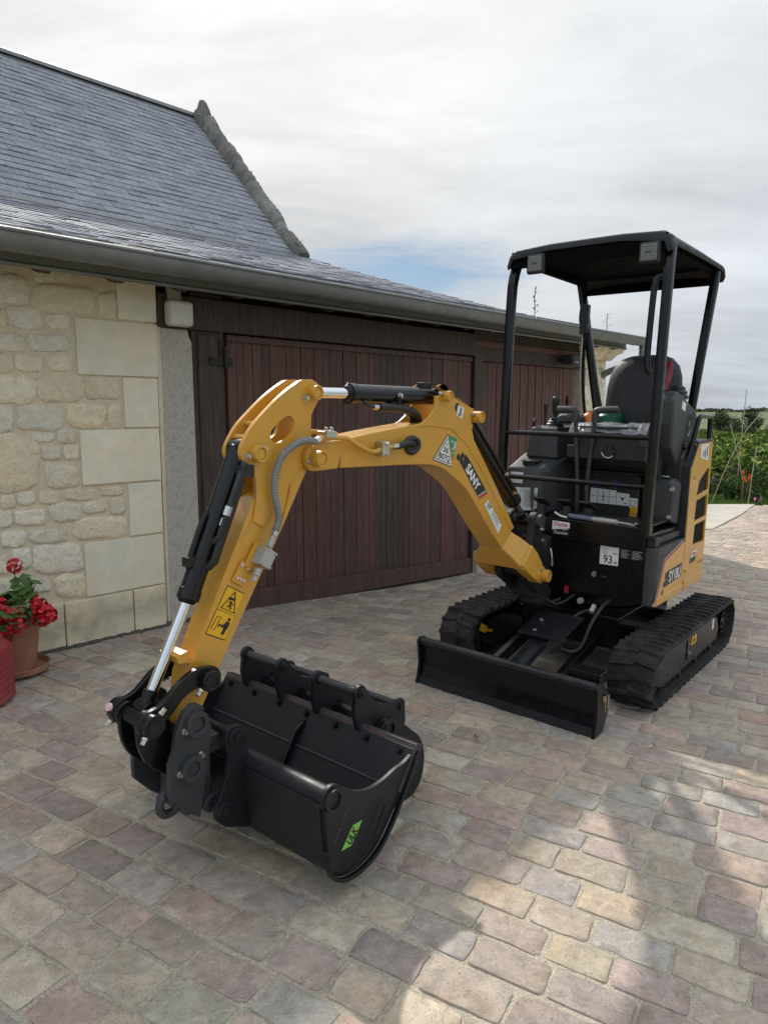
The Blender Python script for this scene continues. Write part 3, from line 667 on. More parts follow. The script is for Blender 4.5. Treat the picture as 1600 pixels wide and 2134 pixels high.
def pinhead(parent, x, z, y, r, m=None, name='pin', stick=.03):
    b = B(); b.cyl((x, y - .01, z), (x, y + stick, z), r, n=24); b.pipe((x, y + stick, z), (x, y + stick + .006, z), r * .98, r * .72, 24); b.cyl((x, y + stick - .004, z), (x, y + stick + .002, z), r * .66, n=24)
    return b.build(name, m or YEL, parent, bevel=.0018)
# ---- boom
hb = .066
top = cr([(2.34, 1.379), (2.2, 1.40), (1.994, 1.424), (1.851, 1.438), (1.747, 1.444), (1.617, 1.428), (1.495, 1.356), (1.384, 1.252), (1.215, 1.078), (1.034, .883)], 4)
low = cr([(1.115, .796), (1.272, .936), (1.391, 1.054), (1.48, 1.134), (1.584, 1.196), (1.674, 1.240), (1.748, 1.259), (1.819, 1.266), (1.959, 1.271), (2.34, 1.278)], 4)
outl = [(q[0], q[1]) for q in top] + [(q[0], q[1]) for q in low]
b = B(); b.plate(outl, YC - hb, YC + hb)
for sy in (-1, 1):                                   # fork plates at the arm pin and raised side plates
    y0 = YC + sy * (hb - .012); y1 = YC + sy * (hb + .001)
    b.plate([(2.36, 1.277), (2.474, 1.274)] + [(2.474 + .047 * math.cos(a), 1.32 + .047 * math.sin(a)) for a in [math.radians(-80 + 160 * k / 10) for k in range(11)]] + [(2.443, 1.372), (2.32, 1.384)], YC + sy * .048, YC + sy * (hb + .004))
    br = [(1.90, 1.425), (1.834, 1.446), (1.794, 1.470), (1.762, 1.497), (1.748, 1.521), (1.750, 1.555)] + arc(1.700, 1.556, .046, 175, 60, 6) + [(1.58, 1.552), (1.465, 1.508)] + arc(1.425, 1.465, .04, 75, -60, 6) + [(1.452, 1.41), (1.43, 1.36), (1.30, 1.225), (1.14, 1.05), (1.01, .90), (1.04, .885), (1.22, 1.075), (1.384, 1.245), (1.495, 1.34), (1.617, 1.41), (1.75, 1.425)]
    b.plate(br, y0, YC + sy * (hb + .0035))
boom = b.build('boom', YEL, exc, bevel=.005)
# foot of the boom: box end that flares into two prongs
b = B(); n_ = V((.722, 0, .692)); ax = V((-.692, 0, -.722))
def sect(c, hh, y0, y1): c = V((c[0], 0, c[1])); u = V((-.75, 0, .66)) * hh; return [c + u + V((0, y0, 0)), c + u + V((0, y1, 0)), c - u + V((0, y1, 0)), c - u + V((0, y0, 0))]
b.rings([sect((1.078, .842), .0595, YC - hb - .002, YC + hb + .002), sect((1.03, .792), .068, YC - .115, YC + .115), sect((.975, .735), .075, YC - .158, YC + .150)], True, True)
for sy in (-1, 1):
    yy = lambda a: YC + sy * a
    b.rings([sect((1.0, .762), .070, yy(.075), yy(.148)), sect((.955, .72), .068, yy(.085), yy(.158)), sect((.905, .672), .058, yy(.095), yy(.163)), sect((.868, .64), .046, yy(.10), yy(.163))], True, True)
    b.cyl((.868, yy(.095), .64), (.868, yy(.172), .64), .046, n=24)
b.build('boom_foot', YEL, exc, bevel=.008, seg=3)
o_ = pinhead(boom, .868, .64, YC + .17, .033, name='foot_pin', stick=.035)
pinhead(boom, 2.474, 1.32, YC + hb + .004, .03, name='arm_pin'); pinhead(boom, 1.690, 1.556, YC + hb + .004, .024, name='cylinder_pin'); pinhead(boom, 1.428, 1.468, YC + hb + .004, .027, name='cylinder_pin')
bolts(boom, [(x, YC + hb + .004 if x > 1 else YC + .17, z) for x, z in ((2.51, 1.312), (2.437, 1.328), (1.722, 1.566), (1.462, 1.478), (.888, .672))], (0, 1, 0), .008, .009)
b = B(); b.cyl((1.584, YC + hb + .0028, 1.509), (1.584, YC + hb + .0042, 1.509), .02, n=24); b.build('lifting_hole', INK, boom)
yb = YC + hb + .0005
GRN = mat('green_print', (.03, .26, .13), .45, var=.05); WYE = mat('warning_yellow', (.78, .43, .01), .42, var=.05); ULG = mat('lime_print', (.21, .53, .09), .45, var=.05); BLUE = mat('blue_print', (.03, .10, .42), .45); ORG = mat('orange_plastic', (.72, .19, .02), .4); PNK = mat('pink_print', (.75, .5, .48), .5)
# SANY badge and squares, number plate, service stickers
sd = V((1.549 - 1.386, 0, 1.266 - 1.099)); sx = -sd.normalized(); sz = V((-sx.z, 0, sx.x)); sz = sz if sz.z > 0 else -sz
decal('badge', boom, quadY(yb, [(1.541, 1.262), (1.478, 1.284), (1.305, 1.116), (1.378, 1.094)]), INK)
decal('badge_stripe', boom, quadY(yb, [(1.300, 1.111), (1.289, 1.100), (1.362, 1.079), (1.373, 1.089)]), RED)
decal('badge_line', boom, quadY(yb + .0003, [(1.309, 1.119), (1.302, 1.112), (1.375, 1.090), (1.382, 1.097)]), SGR)
text('lettering', 'SANY', boom, (1.428, yb + .0008, 1.187), sx, sz, .155, .048, WHT, bold=.045)
for x, z in ((1.558, 1.288), (1.524, 1.293), (1.497, 1.281), (1.535, 1.273)):
    c = V((x, yb, z)); decal('badge_square', boom, [c + sx * .012 + sz * .012, c - sx * .012 + sz * .012, c - sx * .012 - sz * .012, c + sx * .012 - sz * .012], INK)
tri = [V((1.649, yb, 1.392)), V((1.757, yb, 1.284)), V((1.606, yb, 1.244))]; tc_ = (tri[0] + tri[1] + tri[2]) / 3
decal('number_plate', boom, tri, INK); decal('plate_rim', boom, [tc_ + (p - tc_) * .93 + V((0, .0012, 0)) for p in tri], WHT); decal('plate_line', boom, [tc_ + (p - tc_) * .80 + V((0, .0024, 0)) for p in tri], INK); decal('plate_face', boom, [tc_ + (p - tc_) * .74 + V((0, .0036, 0)) for p in tri], WHT)
px_ = (tri[2] - tri[1]).normalized(); pz_ = V((0, 1, 0)).cross(px_) * -1; pz_ = pz_ if pz_.z > 0 else -pz_
mid = (tri[1] + tri[2]) / 2
text('lettering', '36', boom, mid + pz_ * .062 + V((0, .004, 0)), px_, pz_, .040, .027, INK, bold=.02); text('lettering', 'B07Q', boom, mid + pz_ * .027 + V((0, .004, 0)), px_, pz_, .088, .03, INK, bold=.02); text('lettering', 'MTP', boom, mid + pz_ * .086 + V((0, .004, 0)), px_, pz_, .02, .01, INK)
decal('service_sticker', boom, quadY(yb, [(1.640, 1.388), (1.574, 1.370), (1.603, 1.275)]), GRN); text('lettering', '5', boom, (1.592, yb + .001, 1.342), px_, pz_, .016, .03, WHT, bold=.03)
b = B(); b.bb((1.612, yb, 1.322), (1.598, yb + .0015, 1.328)); b.bb((1.610, yb, 1.306), (1.600, yb + .0015, 1.312)); b.cyl((1.612, yb, 1.358), (1.612, yb + .0015, 1.358), .005, n=10); b.build('sticker_mark', WHT, boom)
decal('maker_sticker', boom, quadY(yb, [(1.282, 1.069), (1.141, .925), (1.172, .888), (1.312, 1.046)]), WHT)
s2 = V((-.137, 0, -.15)).normalized(); z2 = V((-s2.z, 0, s2.x)); z2 = z2 if z2.z > 0 else -z2
text('lettering', '7147 SANA 33', boom, (1.205, yb + .001, .975), s2, z2, .095, .010, INK, .01); text('lettering', 'PARTNER MATERIEL', boom, (1.213, yb + .001, .962), s2, z2, .10, .006, INK)
b = B(); cc_ = V((1.272, yb + .0016, 1.037)); b.tube([cc_ + s2 * .018 * math.cos(a) + z2 * .012 * math.sin(a) for a in [2 * PI * k / 16 for k in range(16)]], .0012, 4, closed=True)
for k in (-1, 0, 1): b.tube([cc_ + s2 * (-.012) + z2 * .005 * k, cc_ + s2 * .012 + z2 * .005 * k], .001, 4)
b.tube([cc_ + s2 * .012 + z2 * .014, cc_ + s2 * .022 + z2 * .004], .002, 4); b.build('sticker_mark', INK, boom)
decal('hook_sticker', boom, quadY(YC + hb + .0036, [(1.580, 1.520), (1.528, 1.506), (1.545, 1.459), (1.589, 1.476)]), WHT)
b = B(); b.tube(cr([(1.562, yb + .005, 1.508), (1.552, yb + .005, 1.50), (1.563, yb + .005, 1.492), (1.556, yb + .005, 1.482), (1.566, yb + .005, 1.474), (1.574, yb + .005, 1.482)], 5), .0028, 5); b.build('sticker_mark', INK, boom)
# grommet, pipe with clamps and hose on the boom side
b = B(); b.tube(cr([(1.955, yb + .004, 1.352), (1.94, yb + .004, 1.375), (1.90, yb + .004, 1.379), (1.872, yb + .004, 1.365), (1.872, yb + .004, 1.34), (1.90, yb + .004, 1.322), (1.935, yb + .004, 1.325)], 4, True), .011, 8, closed=True)
b.bb((1.885, yb - .002, 1.33), (1.945, yb + .006, 1.372)); b.tube(cr([(2.035, yb + .024, 1.351), (1.99, yb + .024, 1.358), (1.95, yb + .02, 1.36), (1.91, yb + .004, 1.355), (1.88, yb - .02, 1.35)], 5), .0135, 10); b.build('grommet_hose', HOS, boom, smooth=60)
b = B(); b.tube(cr([(2.47, yb + .015, 1.393), (2.40, yb + .022, 1.392), (2.335, yb + .024, 1.388), (2.27, yb + .024, 1.36), (2.19, yb + .024, 1.334), (2.13, yb + .024, 1.343), (2.06, yb + .024, 1.351)], 5), .0095, 10); b.tube(cr([(2.36, yb + .002, 1.40), (2.42, YC + .02, 1.41), (2.47, YC - .02, 1.408)], 5), .0095, 10); b.build('oil_pipe', YEL, boom, smooth=60)
b = B(); b.bb((2.105, yb, 1.315), (2.145, yb + .04, 1.372)); b.build('pipe_clamp', ZNC, boom, bevel=.002); b = B(); b.bb((2.40, yb - .015, 1.392), (2.45, yb + .034, 1.415)); bolts(boom, [(2.125, yb + .04, 1.362), (2.125, yb + .04, 1.324)], (0, 1, 0), .006, .008); bolt(b, (2.412, yb + .02, 1.415), (0, 0, 1), .007, .009); bolt(b, (2.438, yb + .02, 1.415), (0, 0, 1), .007, .009); b.build('pipe_clamp', ZNC, boom, bevel=.002); b = B(); b.cyl((2.07, yb + .024, 1.35), (2.03, yb + .024, 1.353), .013, n=6); b.build('pipe_nut', ZNC, boom)
# ---- arm
ha = .045
b = B()
A_in = [(2.60, 1.275), (2.735, 1.19), (2.779, 1.105), (2.873, .930), (3.003, .666), (3.012, .60), (3.02, .53)] + arc(2.985, .515, .036, 10, -100, 6) + [(2.955, .54), (2.889, .647), (2.776, .823), (2.606, 1.085), (2.487, 1.282), (2.462, 1.31)] + arc(2.488, 1.325, .032, 200, 100, 4)
b.plate(A_in, YC - ha + .006, YC + ha - .004)
armout = cr([(2.498, 1.592), (2.53, 1.586), (2.615, 1.537), (2.693, 1.477), (2.744, 1.431), (2.778, 1.384), (2.790, 1.355), (2.784, 1.328), (2.763, 1.306), (2.737, 1.280), (2.727, 1.249), (2.726, 1.2), (2.741, 1.122)], 4)
pl = [(q[0], q[1]) for q in armout] + [(2.70, 1.10), (2.64, 1.14), (2.56, 1.26), (2.50, 1.30), (2.466, 1.34), (2.471, 1.387)] + [(q[0], q[1]) for q in cr([(2.474, 1.429), (2.472, 1.471), (2.452, 1.503), (2.434, 1.531), (2.430, 1.555), (2.442, 1.58), (2.470, 1.594)], 3)]
hole = [(q[0], q[1]) for q in cr([(2.586, 1.468), (2.559, 1.456), (2.557, 1.429), (2.573, 1.399), (2.63, 1.376), (2.658, 1.387), (2.662, 1.411), (2.641, 1.435)], 4, True)]
for sy in (-1, 1): b.plate(pl, YC + sy * (ha - .014), YC + sy * (ha + .002), [hole])
b.cyl((2.745, YC - ha, 1.395), (2.745, YC + ha, 1.395), .012, n=12); b.cyl((2.70, YC - ha, 1.44), (2.70, YC + ha, 1.44), .010, n=12)
b.plate([(3.003, .745), (3.045, .738), (3.035, .712), (2.99, .705)], YC - ha + .004, YC + ha - .002)
arm = b.build('arm', YEL, exc, bevel=.0045)
b = B()   # raised doubler and weld beads
ya = YC + ha
b.tube(cr([(2.655, 1.30, 0), (2.60, 1.315, 0), (2.565, 1.29, 0), (2.565, 1.22, 0), (2.60, 1.12, 0), (2.63, 1.07, 0)], 5), .0001, 3) if False else None
b.tube([(q[0], ya - .002, q[1]) for q in cr([(2.64, 1.285), (2.60, 1.30), (2.572, 1.28), (2.572, 1.22), (2.60, 1.13), (2.625, 1.08)], 6)], .0035, 6)
b.tube([(2.741, ya - .002, 1.122), (2.79, ya - .005, 1.06)], .004, 6); b.build('weld_bead', YEL, arm, smooth=60)
pinhead(arm, 2.467, 1.549, ya, .026, name='cylinder_pin', stick=.026); pinhead(arm, 2.727, 1.345, ya, .028, name='cylinder_pin', stick=.026)
bolts(arm, [(2.505, ya, 1.53), (2.762, ya, 1.338), (2.695, ya, 1.36)], (0, 1, 0), .009, .012)
ya2 = ya - .004
wq = [V((2.844, ya2, .925)), V((2.776, ya2, .885)), V((2.859, ya2, .743)), V((2.934, ya2, .783))]
decal('warning_sticker', arm, wq, INK)
wc = sum(wq, V()) / 4; ux = (wq[1] - wq[0]).normalized(); uz = (wq[0] - wq[3]).normalized(); uzn = V((-ux.z, 0, ux.x)); uzn = uzn if uzn.z > 0 else -uzn
decal('sticker_face', arm, [wc + (p - wc) * .96 + V((0, .0012, 0)) for p in wq], WYE)
ln = (wq[0] - wq[3]).length; wd_ = (wq[1] - wq[0]).length
def S(u, v): return wc + ux * (u * wd_) + uz * (v * ln) + V((0, .0026, 0))
b = B()
b.tube([S(-.02, .44), S(-.38, .06), S(.40, .06)], .0028, 5, closed=True); b.tube([S(-.48, .01), S(.48, .01)], .0009, 4)
b.tube([S(-.2, .28), S(.14, .30)], .0042, 5); b.tube([S(.02, .245), S(.02, .17), S(.12, .10)], .0032, 5); b.tube([S(.02, .17), S(-.1, .12)], .003, 5); b.tube([S(-.12, .22), S(.16, .20)], .0024, 5)
b.tube([S(-.36, -.12), S(-.16, -.10), S(-.20, -.36), S(-.40, -.38)], .0014, 4, closed=True); b.tube([S(-.10, -.26), S(.12, -.24)], .0022, 5); b.tube([S(-.05, -.23), S(-.12, -.26), S(-.05, -.29)], .002, 4); b.tube([S(.07, -.21), S(.14, -.24), S(.07, -.275)], .002, 4)
b.cyl(S(.30, -.09), S(.30, -.09) + V((0, .001, 0)), .006, n=12); b.tube([S(.29, -.14), S(.28, -.27)], .0068, 6); b.tube([S(.24, -.27), S(.22, -.40)], .003, 5); b.tube([S(.32, -.27), S(.30, -.40)], .003, 5); b.tube([S(.20, -.15), S(.17, -.28)], .0022, 5); b.tube([S(.38, -.14), S(.38, -.27)], .0022, 5)
b.build('pictogram', INK, arm)
# valve block, pegs, grey corrugated hose
b = B(); rot = Matrix.Rotation(-.60, 3, 'Y'); b.box((2.722, ya + .034, 1.003), (.05, .045, .062), rot); b.cyl((2.701, ya + .034, 1.035), (2.688, ya + .034, 1.058), .012, n=6); b.cyl((2.692, ya + .034, 1.05), (2.672, ya + .034, 1.085), .010, n=12); b.cyl((2.745, ya + .034, .97), (2.757, ya + .034, .948), .013, n=6); b.cyl((2.757, ya + .034, .948), (2.768, ya + .034, .93), .008, n=10)
for u, v in ((-.02, .025), (.02, .025), (-.02, -.025), (.02, -.025)): p = V((2.722, ya + .0565, 1.003)) + rot @ V((u, 0, v)); b.cyl(p, p + V((0, .007, 0)), .005, n=6)
b.build('valve_block', SGR, arm, bevel=.002)
b = B(); b.box((2.735, ya + .006, 1.0), (.06, .012, .09), rot); b.box((2.79, ya + .002, .955), (.05, .008, .075), rot); b.build('mounting_pad', YEL, arm, bevel=.002)
for x, z in ((2.793, .985), (2.768, .969), (2.813, .945), (2.800, .938), (2.788, .931)): b = B(); b.cyl((x, ya + .004, z), (x, ya + .012, z), .0055, n=10); b.build('plug', PNK, arm)
GHO = mat('grey_corrugated', (.23, .23, .225), .5, var=.1, metal=.2)
pts = cr([(2.492, ya + .04, 1.380), (2.54, ya + .045, 1.386), (2.59, ya + .04, 1.372), (2.636, ya + .03, 1.335), (2.662, ya + .026, 1.28), (2.668, ya + .025, 1.22), (2.654, ya + .025, 1.16), (2.652, ya + .028, 1.12), (2.672, ya + .034, 1.085)], 26)
b = B(); b.tube(pts, [.0128 if (i // 2) % 2 else .0108 for i in range(len(pts))], 12); b.build('feed_hose', GHO, exc, smooth=25)
b = B(); b.cyl((2.49, ya + .04, 1.380), (2.468, yb + .016, 1.388), .0135, n=6); b.build('hose_fitting', ZNC, exc, bevel=.001); b = B(); b.cyl((2.672, ya + .034, 1.085), (2.68, ya + .034, 1.07), .015, n=6); b.build('hose_fitting', ZNC, exc, bevel=.001)
# ---- hydraulic cylinders
def ram(name, a, c, e, r, rr, side=None):
    a, c, e = V(a), V(c), V(e); d = (c - a).normalized(); b = B()
    b.cyl(a, c, r, n=28); b.cyl(c - d * .035, c, r * 1.08, n=28); b.cyl(c, c + d * .012, r * .95, r * .7, n=28); b.cyl(a - V((0, .03, 0)), a + V((0, .03, 0)), r * .9, n=20)
    o = b.build(name, BLK, exc, bevel=.003)
    b = B(); b.cyl(c + d * .01, e, rr, n=24); b.build('rod', CHR, o, smooth=60)
    b = B(); b.cyl(e - V((0, .032, 0)), e + V((0, .032, 0)), r * .82, n=20); b.cyl(e - d * .06, e, rr * 1.25, n=16); b.build('rod_eye', BLK if name != 'arm_cylinder' else YEL, o, bevel=.003)
    return o
ac = ram('arm_cylinder', (1.690, YC, 1.556), (2.235, YC, 1.552), (2.467, YC, 1.549), .037, .0205)
b = B(); b.cyl((2.225, YC, 1.552), (2.245, YC, 1.552), .026, n=20); b.build('gland', YEL, ac)
b = B(); b.tube(cr([(2.17, YC + .028, 1.527), (2.165, YC + .034, 1.512), (2.14, YC + .036, 1.505), (2.09, YC + .036, 1.503)], 5), .008, 8); b.tube(cr([(2.09, YC + .036, 1.503), (2.0, YC + .036, 1.502), (1.92, YC + .034, 1.497), (1.84, YC + .03, 1.48), (1.80, YC + .02, 1.44), (1.78, YC + .0, 1.40)], 6), .0165, 12); b.tube(cr([(2.0, YC + .02, 1.515), (1.9, YC + .01, 1.50), (1.83, YC, 1.47), (1.79, YC - .02, 1.42)], 6), .0165, 12); b.build('cylinder_hose', HOS, ac, smooth=60)
b = B(); b.cyl((2.125, YC + .036, 1.504), (2.095, YC + .036, 1.503), .012, n=6); b.build('fitting', ZNC, ac); bolts(ac, [(1.965, YC + .038, 1.55)], (0, 1, 0), .009, .01)
b = B(); b.tube([(1.965, YC + .042, 1.552), (1.968, YC + .042, 1.51)], .007, 6); b.bb((1.77, YC - .02, 1.585), (1.71, YC + .02, 1.612)); b.build('hose_bracket', BLKS, ac, bevel=.003)
bc = ram('bucket_cylinder', (2.757, YC, 1.362), (2.969, YC, .894), (3.128, YC, .585), .034, .0185)
b = B(); dd = (V((2.969, 0, .894)) - V((2.757, 0, 1.362))).normalized(); pp = V((dd.z, 0, -dd.x)); pp = -pp if pp.x > 0 else pp
for off, y_, t0, t1, r_ in ((.0, .052, .05, .30, .012), (.012, .05, .10, .38, .0135)):
    p0 = V((2.757, YC + y_, 1.362)) + dd * t0 + pp * off; p1 = V((2.757, YC + y_, 1.362)) + dd * t1 + pp * off; b.tube([p0 - V((0, .02, 0)), p0, p1, p1 - V((0, .02, 0)) + dd * .02], r_, 10)
p0 = V((2.757, YC, 1.362)); b.bb((2.745, YC + .03, 1.27), (2.80, YC + .06, 1.31)); b.build('cylinder_pipe', HOS, bc, smooth=50)
b = B(); p1 = p0 + dd * .20 + V((0, .05, 0)) + pp * .0; b.cyl(p1, p1 + dd * .03, .0145, n=8); b.build('fitting', ZNC, bc); b = B(); b.cyl(p1 + dd * .04, p1 + dd * .065, .013, n=6); b.build('fitting', ZNC, bc)
b = B(); q0 = p0 + dd * .25 - pp * .042; q1 = p0 + dd * .40 - pp * .042; b.tube(cr([q0 + pp * .02, q0, q1, q1 + pp * .015 + dd * .02], 4), .009, 8); b.box(q1 + dd * .0, (.03, .03, .03)); b.build('cylinder_port', BLK, bc, bevel=.002)
bm_ = ram('boom_cylinder', (1.428, YC, 1.468), (.905, YC, 1.02), (.79, YC, .915), .041, .021)
b = B(); d3 = (V((.905, 0, 1.02)) - V((1.428, 0, 1.468))).normalized()
b.tube([V((1.40, YC + .045, 1.45)) + d3 * .02, V((1.40, YC + .046, 1.45)) + d3 * .56], .010, 8); b.build('cylinder_pipe', BLK, bm_); b = B(); b.box(V((1.428, YC + .046, 1.468)) + d3 * .60, (.03, .012, .016)); b.build('fitting', ZNC, bm_); bolts(bm_, [V((1.428, YC + .05, 1.468)) + d3 * .44], (0, 1, 0), .007, .01)
# ---- linkage and quick coupler
b = B(); b_y = ((YC - .062, YC - .082), (YC + .062, YC + .082))
L1 = (2.955, .648); L2 = (3.160, .570)
for y0, y1 in b_y:
    b = B(); up_ = cr([(2.945, .690), (3.00, .694), (3.06, .668), (3.12, .622), (3.165, .61)], 5); dn_ = cr([(3.155, .532), (3.10, .568), (3.04, .618), (2.985, .632), (2.945, .608)], 5)
    b.plate([(q[0], q[1]) for q in up_] + arc(3.16, .57, .04, 70, -80, 6) + [(q[0], q[1]) for q in dn_] + arc(2.945, .648, .041, 265, 110, 6), y0, y1)
    yo = y1; sg = 1 if y1 > YC else -1
    b.cyl((L1[0], y0 - sg * .006, L1[1]), (L1[0], yo + sg * .022, L1[1]), .034, n=24); b.cyl((L2[0], y0 - sg * .02, L2[1]), (L2[0], yo + sg * .024, L2[1]), .036, n=24)
    lk_ = b.build('guide_link', BLK, exc, bevel=.004)
    b = B(); b.pipe((L1[0], yo + sg * .022, L1[1]), (L1[0], yo + sg * .025, L1[1]), .026, .02); b.pipe((L2[0], yo + sg * .024, L2[1]), (L2[0], yo + sg * .027, L2[1]), .027, .02); b.build('pin_ring', BLKS, lk_)
    bolts(lk_, [(L1[0] + .034, yo + sg * .006, L1[1] - .022)], (.8, .2 * sg, -.5), .008, .013); bolts(lk_, [(L2[0] - .026, yo + sg * .010, L2[1] + .028)], (-.65, .2 * sg, .7), .008, .013); bolts(lk_, [(L2[0] + .026, yo + sg * .010, L2[1] - .028)], (.65, .2 * sg, -.7), .008, .013)
for sy in (-1, 1):
    b = B(); e1 = [(q[0], q[1]) for q in cr([(3.19, .57), (3.185, .50), (3.16, .44), (3.11, .39), (3.06, .36)], 5)]; e2 = [(q[0], q[1]) for q in cr([(3.02, .385), (3.03, .44), (3.07, .50), (3.10, .55), (3.12, .59)], 5)]
    b.plate(e1 + e2, YC + sy * .038, YC + sy * .056); b.build('bucket_link', BLK, exc, bevel=.004)
b = B(); b.cyl((L2[0], YC - .11, L2[1]), (L2[0], YC + .11, L2[1]), .024, n=20); b.build('link_pin', BLK, exc); b = B(); b.cyl((3.042, YC - .06, .400), (3.042, YC + .06, .400), .034, n=20); b.build('link_pin', BLK, exc)
b = B(); b.cyl((3.205, YC - .06, .60), (3.215, YC - .06, .602), .012, n=16); b.build('grease_mark', PNK, exc)
cpl = empty('quick_coupler', None, exc)
co_ = [(2.962, .505), (2.985, .535), (2.992, .566)] + arc(3.03, .555, .044, 165, 15, 6) + [(3.090, .535), (3.096, .50), (3.102, .471), (3.118, .433), (3.120, .36), (3.118, .324), (3.06, .257), (3.012, .219), (2.985, .36)]
for sy in (-1, 1):
    b = B(); b.plate(co_, YC + sy * .088, YC + sy * .106)
    for x, z in ((3.024, .536), (3.044, .400)): b.pipe((x, YC + sy * .10, z), (x, YC + sy * .125, z), .040, .024, 24); b.cyl((x, YC + sy * .07, z), (x, YC + sy * .116, z), .024, n=20)
    b.build('side_plate', GRY, cpl, bevel=.004)
b = B(); b.bb((2.955, YC - .088, .33), (2.99, YC + .088, .51)); b.bb((2.90, YC - .08, .40), (2.99, YC + .08, .46)); b.cyl((2.95, YC - .085, .23), (2.95, YC + .085, .23), .03, n=16); b.bb((2.94, YC - .07, .22), (3.04, YC + .07, .34)); b.build('jaw', GRY, cpl, bevel=.006)
bolts(cpl, [(x, YC + .106, z) for x, z in ((3.065, .525), (3.085, .395), (3.008, .43))], (0, 1, 0), .008, .01)
b = B(); hk = cr([(3.085, YC + .05, .325), (3.115, YC + .055, .305), (3.122, YC + .055, .275), (3.104, YC + .055, .252), (3.075, YC + .055, .252), (3.06, YC + .055, .272), (3.070, YC + .055, .288)], 5); b.tube(hk, [.018] * 6 + [.014] * (len(hk) - 9) + [.009] * 3, 10); b.build('lifting_hook', GRY, cpl, smooth=60)
# ---- wide ditching bucket held by the coupler
wb = empty('ditching_bucket', None, exc); wb['label'] = 'wide black ditching bucket with a bolted edge and lime badge'
Y0, Y1 = YC - .5, YC + .5
outer = [(q[0], q[1]) for q in cr([(2.872, .345), (2.868, .284), (2.858, .206), (2.846, .135), (2.818, .098), (2.775, .076), (2.715, .070), (2.644, .086), (2.588, .125), (2.532, .19)], 4)] + [(2.420, .352)]
def offs(pl_, d):
    out_ = []
    for i, p in enumerate(pl_):
        a = V(pl_[max(i - 1, 0)]); c = V(pl_[min(i + 1, len(pl_) - 1)]); t = (c - a).normalized(); out_.append((p[0] + t.y * -d * -1, p[1] - t.x * d)) if False else out_.append((p[0] + t.y * d, p[1] - t.x * d))
    return out_
inner = offs(outer, .014)
cx_, cz_ = 2.66, .26
if (V(inner[10]) - V((cx_, cz_))).length > (V(outer[10]) - V((cx_, cz_))).length: inner = offs(outer, -.014)
b = B(); b.plate(outer + list(reversed(inner)), Y0, Y1); b.build('shell', BLKS, wb, smooth=50, bevel=.003)
side = outer + [(q[0], q[1]) for q in cr([(2.438, .345), (2.478, .33), (2.528, .326), (2.587, .314), (2.65, .312), (2.712, .328), (2.77, .362), (2.80, .384)], 3)] + arc(2.832, .356, .042, 120, 10, 5)
for y_ in (Y0, Y1 - .016):
    b = B(); b.plate(side, y_, y_ + .016); b.build('end_plate', BLKS, wb, bevel=.003)
b = B(); b.plate([(q[0], q[1]) for q in offs(outer[8:], 0)] + list(reversed([(q[0], q[1]) for q in offs(outer[8:], -.012 if inner == offs(outer, .014) else .012)])), Y1 + .0, Y1 + .018); b.build('wear_strip', BLK, wb, bevel=.003)
b = B(); b.tube([(q[0], Y1 + .017, q[1]) for q in cr([(2.60, .24), (2.66, .15), (2.72, .11), (2.78, .10)], 6)], .004, 6); b.build('weld_bead', BLK, wb)
b = B(); b.cyl((2.832, Y0 + .004, .352), (2.832, Y1 - .004, .352), .033, n=28); b.pipe((2.832, Y1, .352), (2.832, Y1 + .012, .352), .036, .026); b.cyl((2.832, Y1, .352), (2.832, Y1 + .004, .352), .026, n=20); b.build('back_tube', BLKS, wb, smooth=50)
RST = mat('worn_edge', (.05, .047, .046), .4, var=.4, vs=40, metal=.2, dust=((.17, .065, .045), .85, 11))
e0 = V((2.532, .19)); e1_ = V((2.415, .356)); ed = (e1_ - e0).normalized(); en = V((ed.y, -ed.x)); en = en if en.x > 0 else -en
def EP(t, h): q = e0 + ed * t + en * h; return (q.x, q.y)
el = (e1_ - e0).length
b = B(); b.plate([EP(.05, .013), EP(el + .012, .013), EP(el + .02, -.022), EP(.05, -.022)], Y0 - .004, Y1 + .004); b.build('cutting_edge', RST, wb, bevel=.003)
b = B()
for k in range(7):
    y_ = Y0 + .05 + k * .15; q = EP(el - .028, .013); q2 = EP(el - .028, .025); q3 = EP(el - .028, .032)
    b = B(); b.cyl((q[0], y_, q[1]), (q2[0], y_, q2[1]), .013, n=12); b.cyl((q2[0], y_, q2[1]), (q3[0], y_, q3[1]), .009, n=6); b.build('edge_bolt', BLK, wb)
q0 = EP(.055, .016); b = B(); b.tube([(q0[0], Y0 + .02, q0[1]), (q0[0], Y1 - .02, q0[1])], .005, 6); b.build('seam_weld', GRY, wb)
b = B(); b.plate([EP(el - .05, .014), EP(.0, .014), (2.60, .135), (2.66, .115), (2.645, .145), (2.585, .19), EP(el * .5, .05), EP(el - .06, .028)], YC + .0, YC + .014); b.build('inner_rib', BLK, wb, bevel=.002)
for sy in (-1, 1):
    b = B(); b.plate([(2.80, .10), (2.94, .165), (2.975, .205), (2.973, .245), (2.945, .30), (2.93, .335), (2.922, .39), (2.934, .46), (2.93, .487), (2.91, .497), (2.88, .49), (2.855, .45), (2.83, .34)], YC + sy * .118, YC + sy * .136); b.build('hanger', BLKS, wb, bevel=.003)
for x, z in ((2.897, .458), (2.944, .226)):
    b = B(); b.cyl((x, YC - .15, z), (x, YC + .142, z), .019, n=18); b.cyl((x, YC + .136, z), (x, YC + .146, z), .027, n=18); b.cyl((x, YC + .146, z), (x, YC + .156, z), .014, n=6); b.build('hanger_pin', BLKS, wb, bevel=.0015)
uk = [V((2.695, Y1 + .0, .225)), V((2.722, Y1, .178)), V((2.746, Y1, .150)), V((2.790, Y1, .168)), V((2.764, Y1, .206))]
decal('badge', wb, [(2.696, Y1, .224), (2.738, Y1, .227), (2.790, Y1, .167), (2.745, Y1, .163)], ULG)
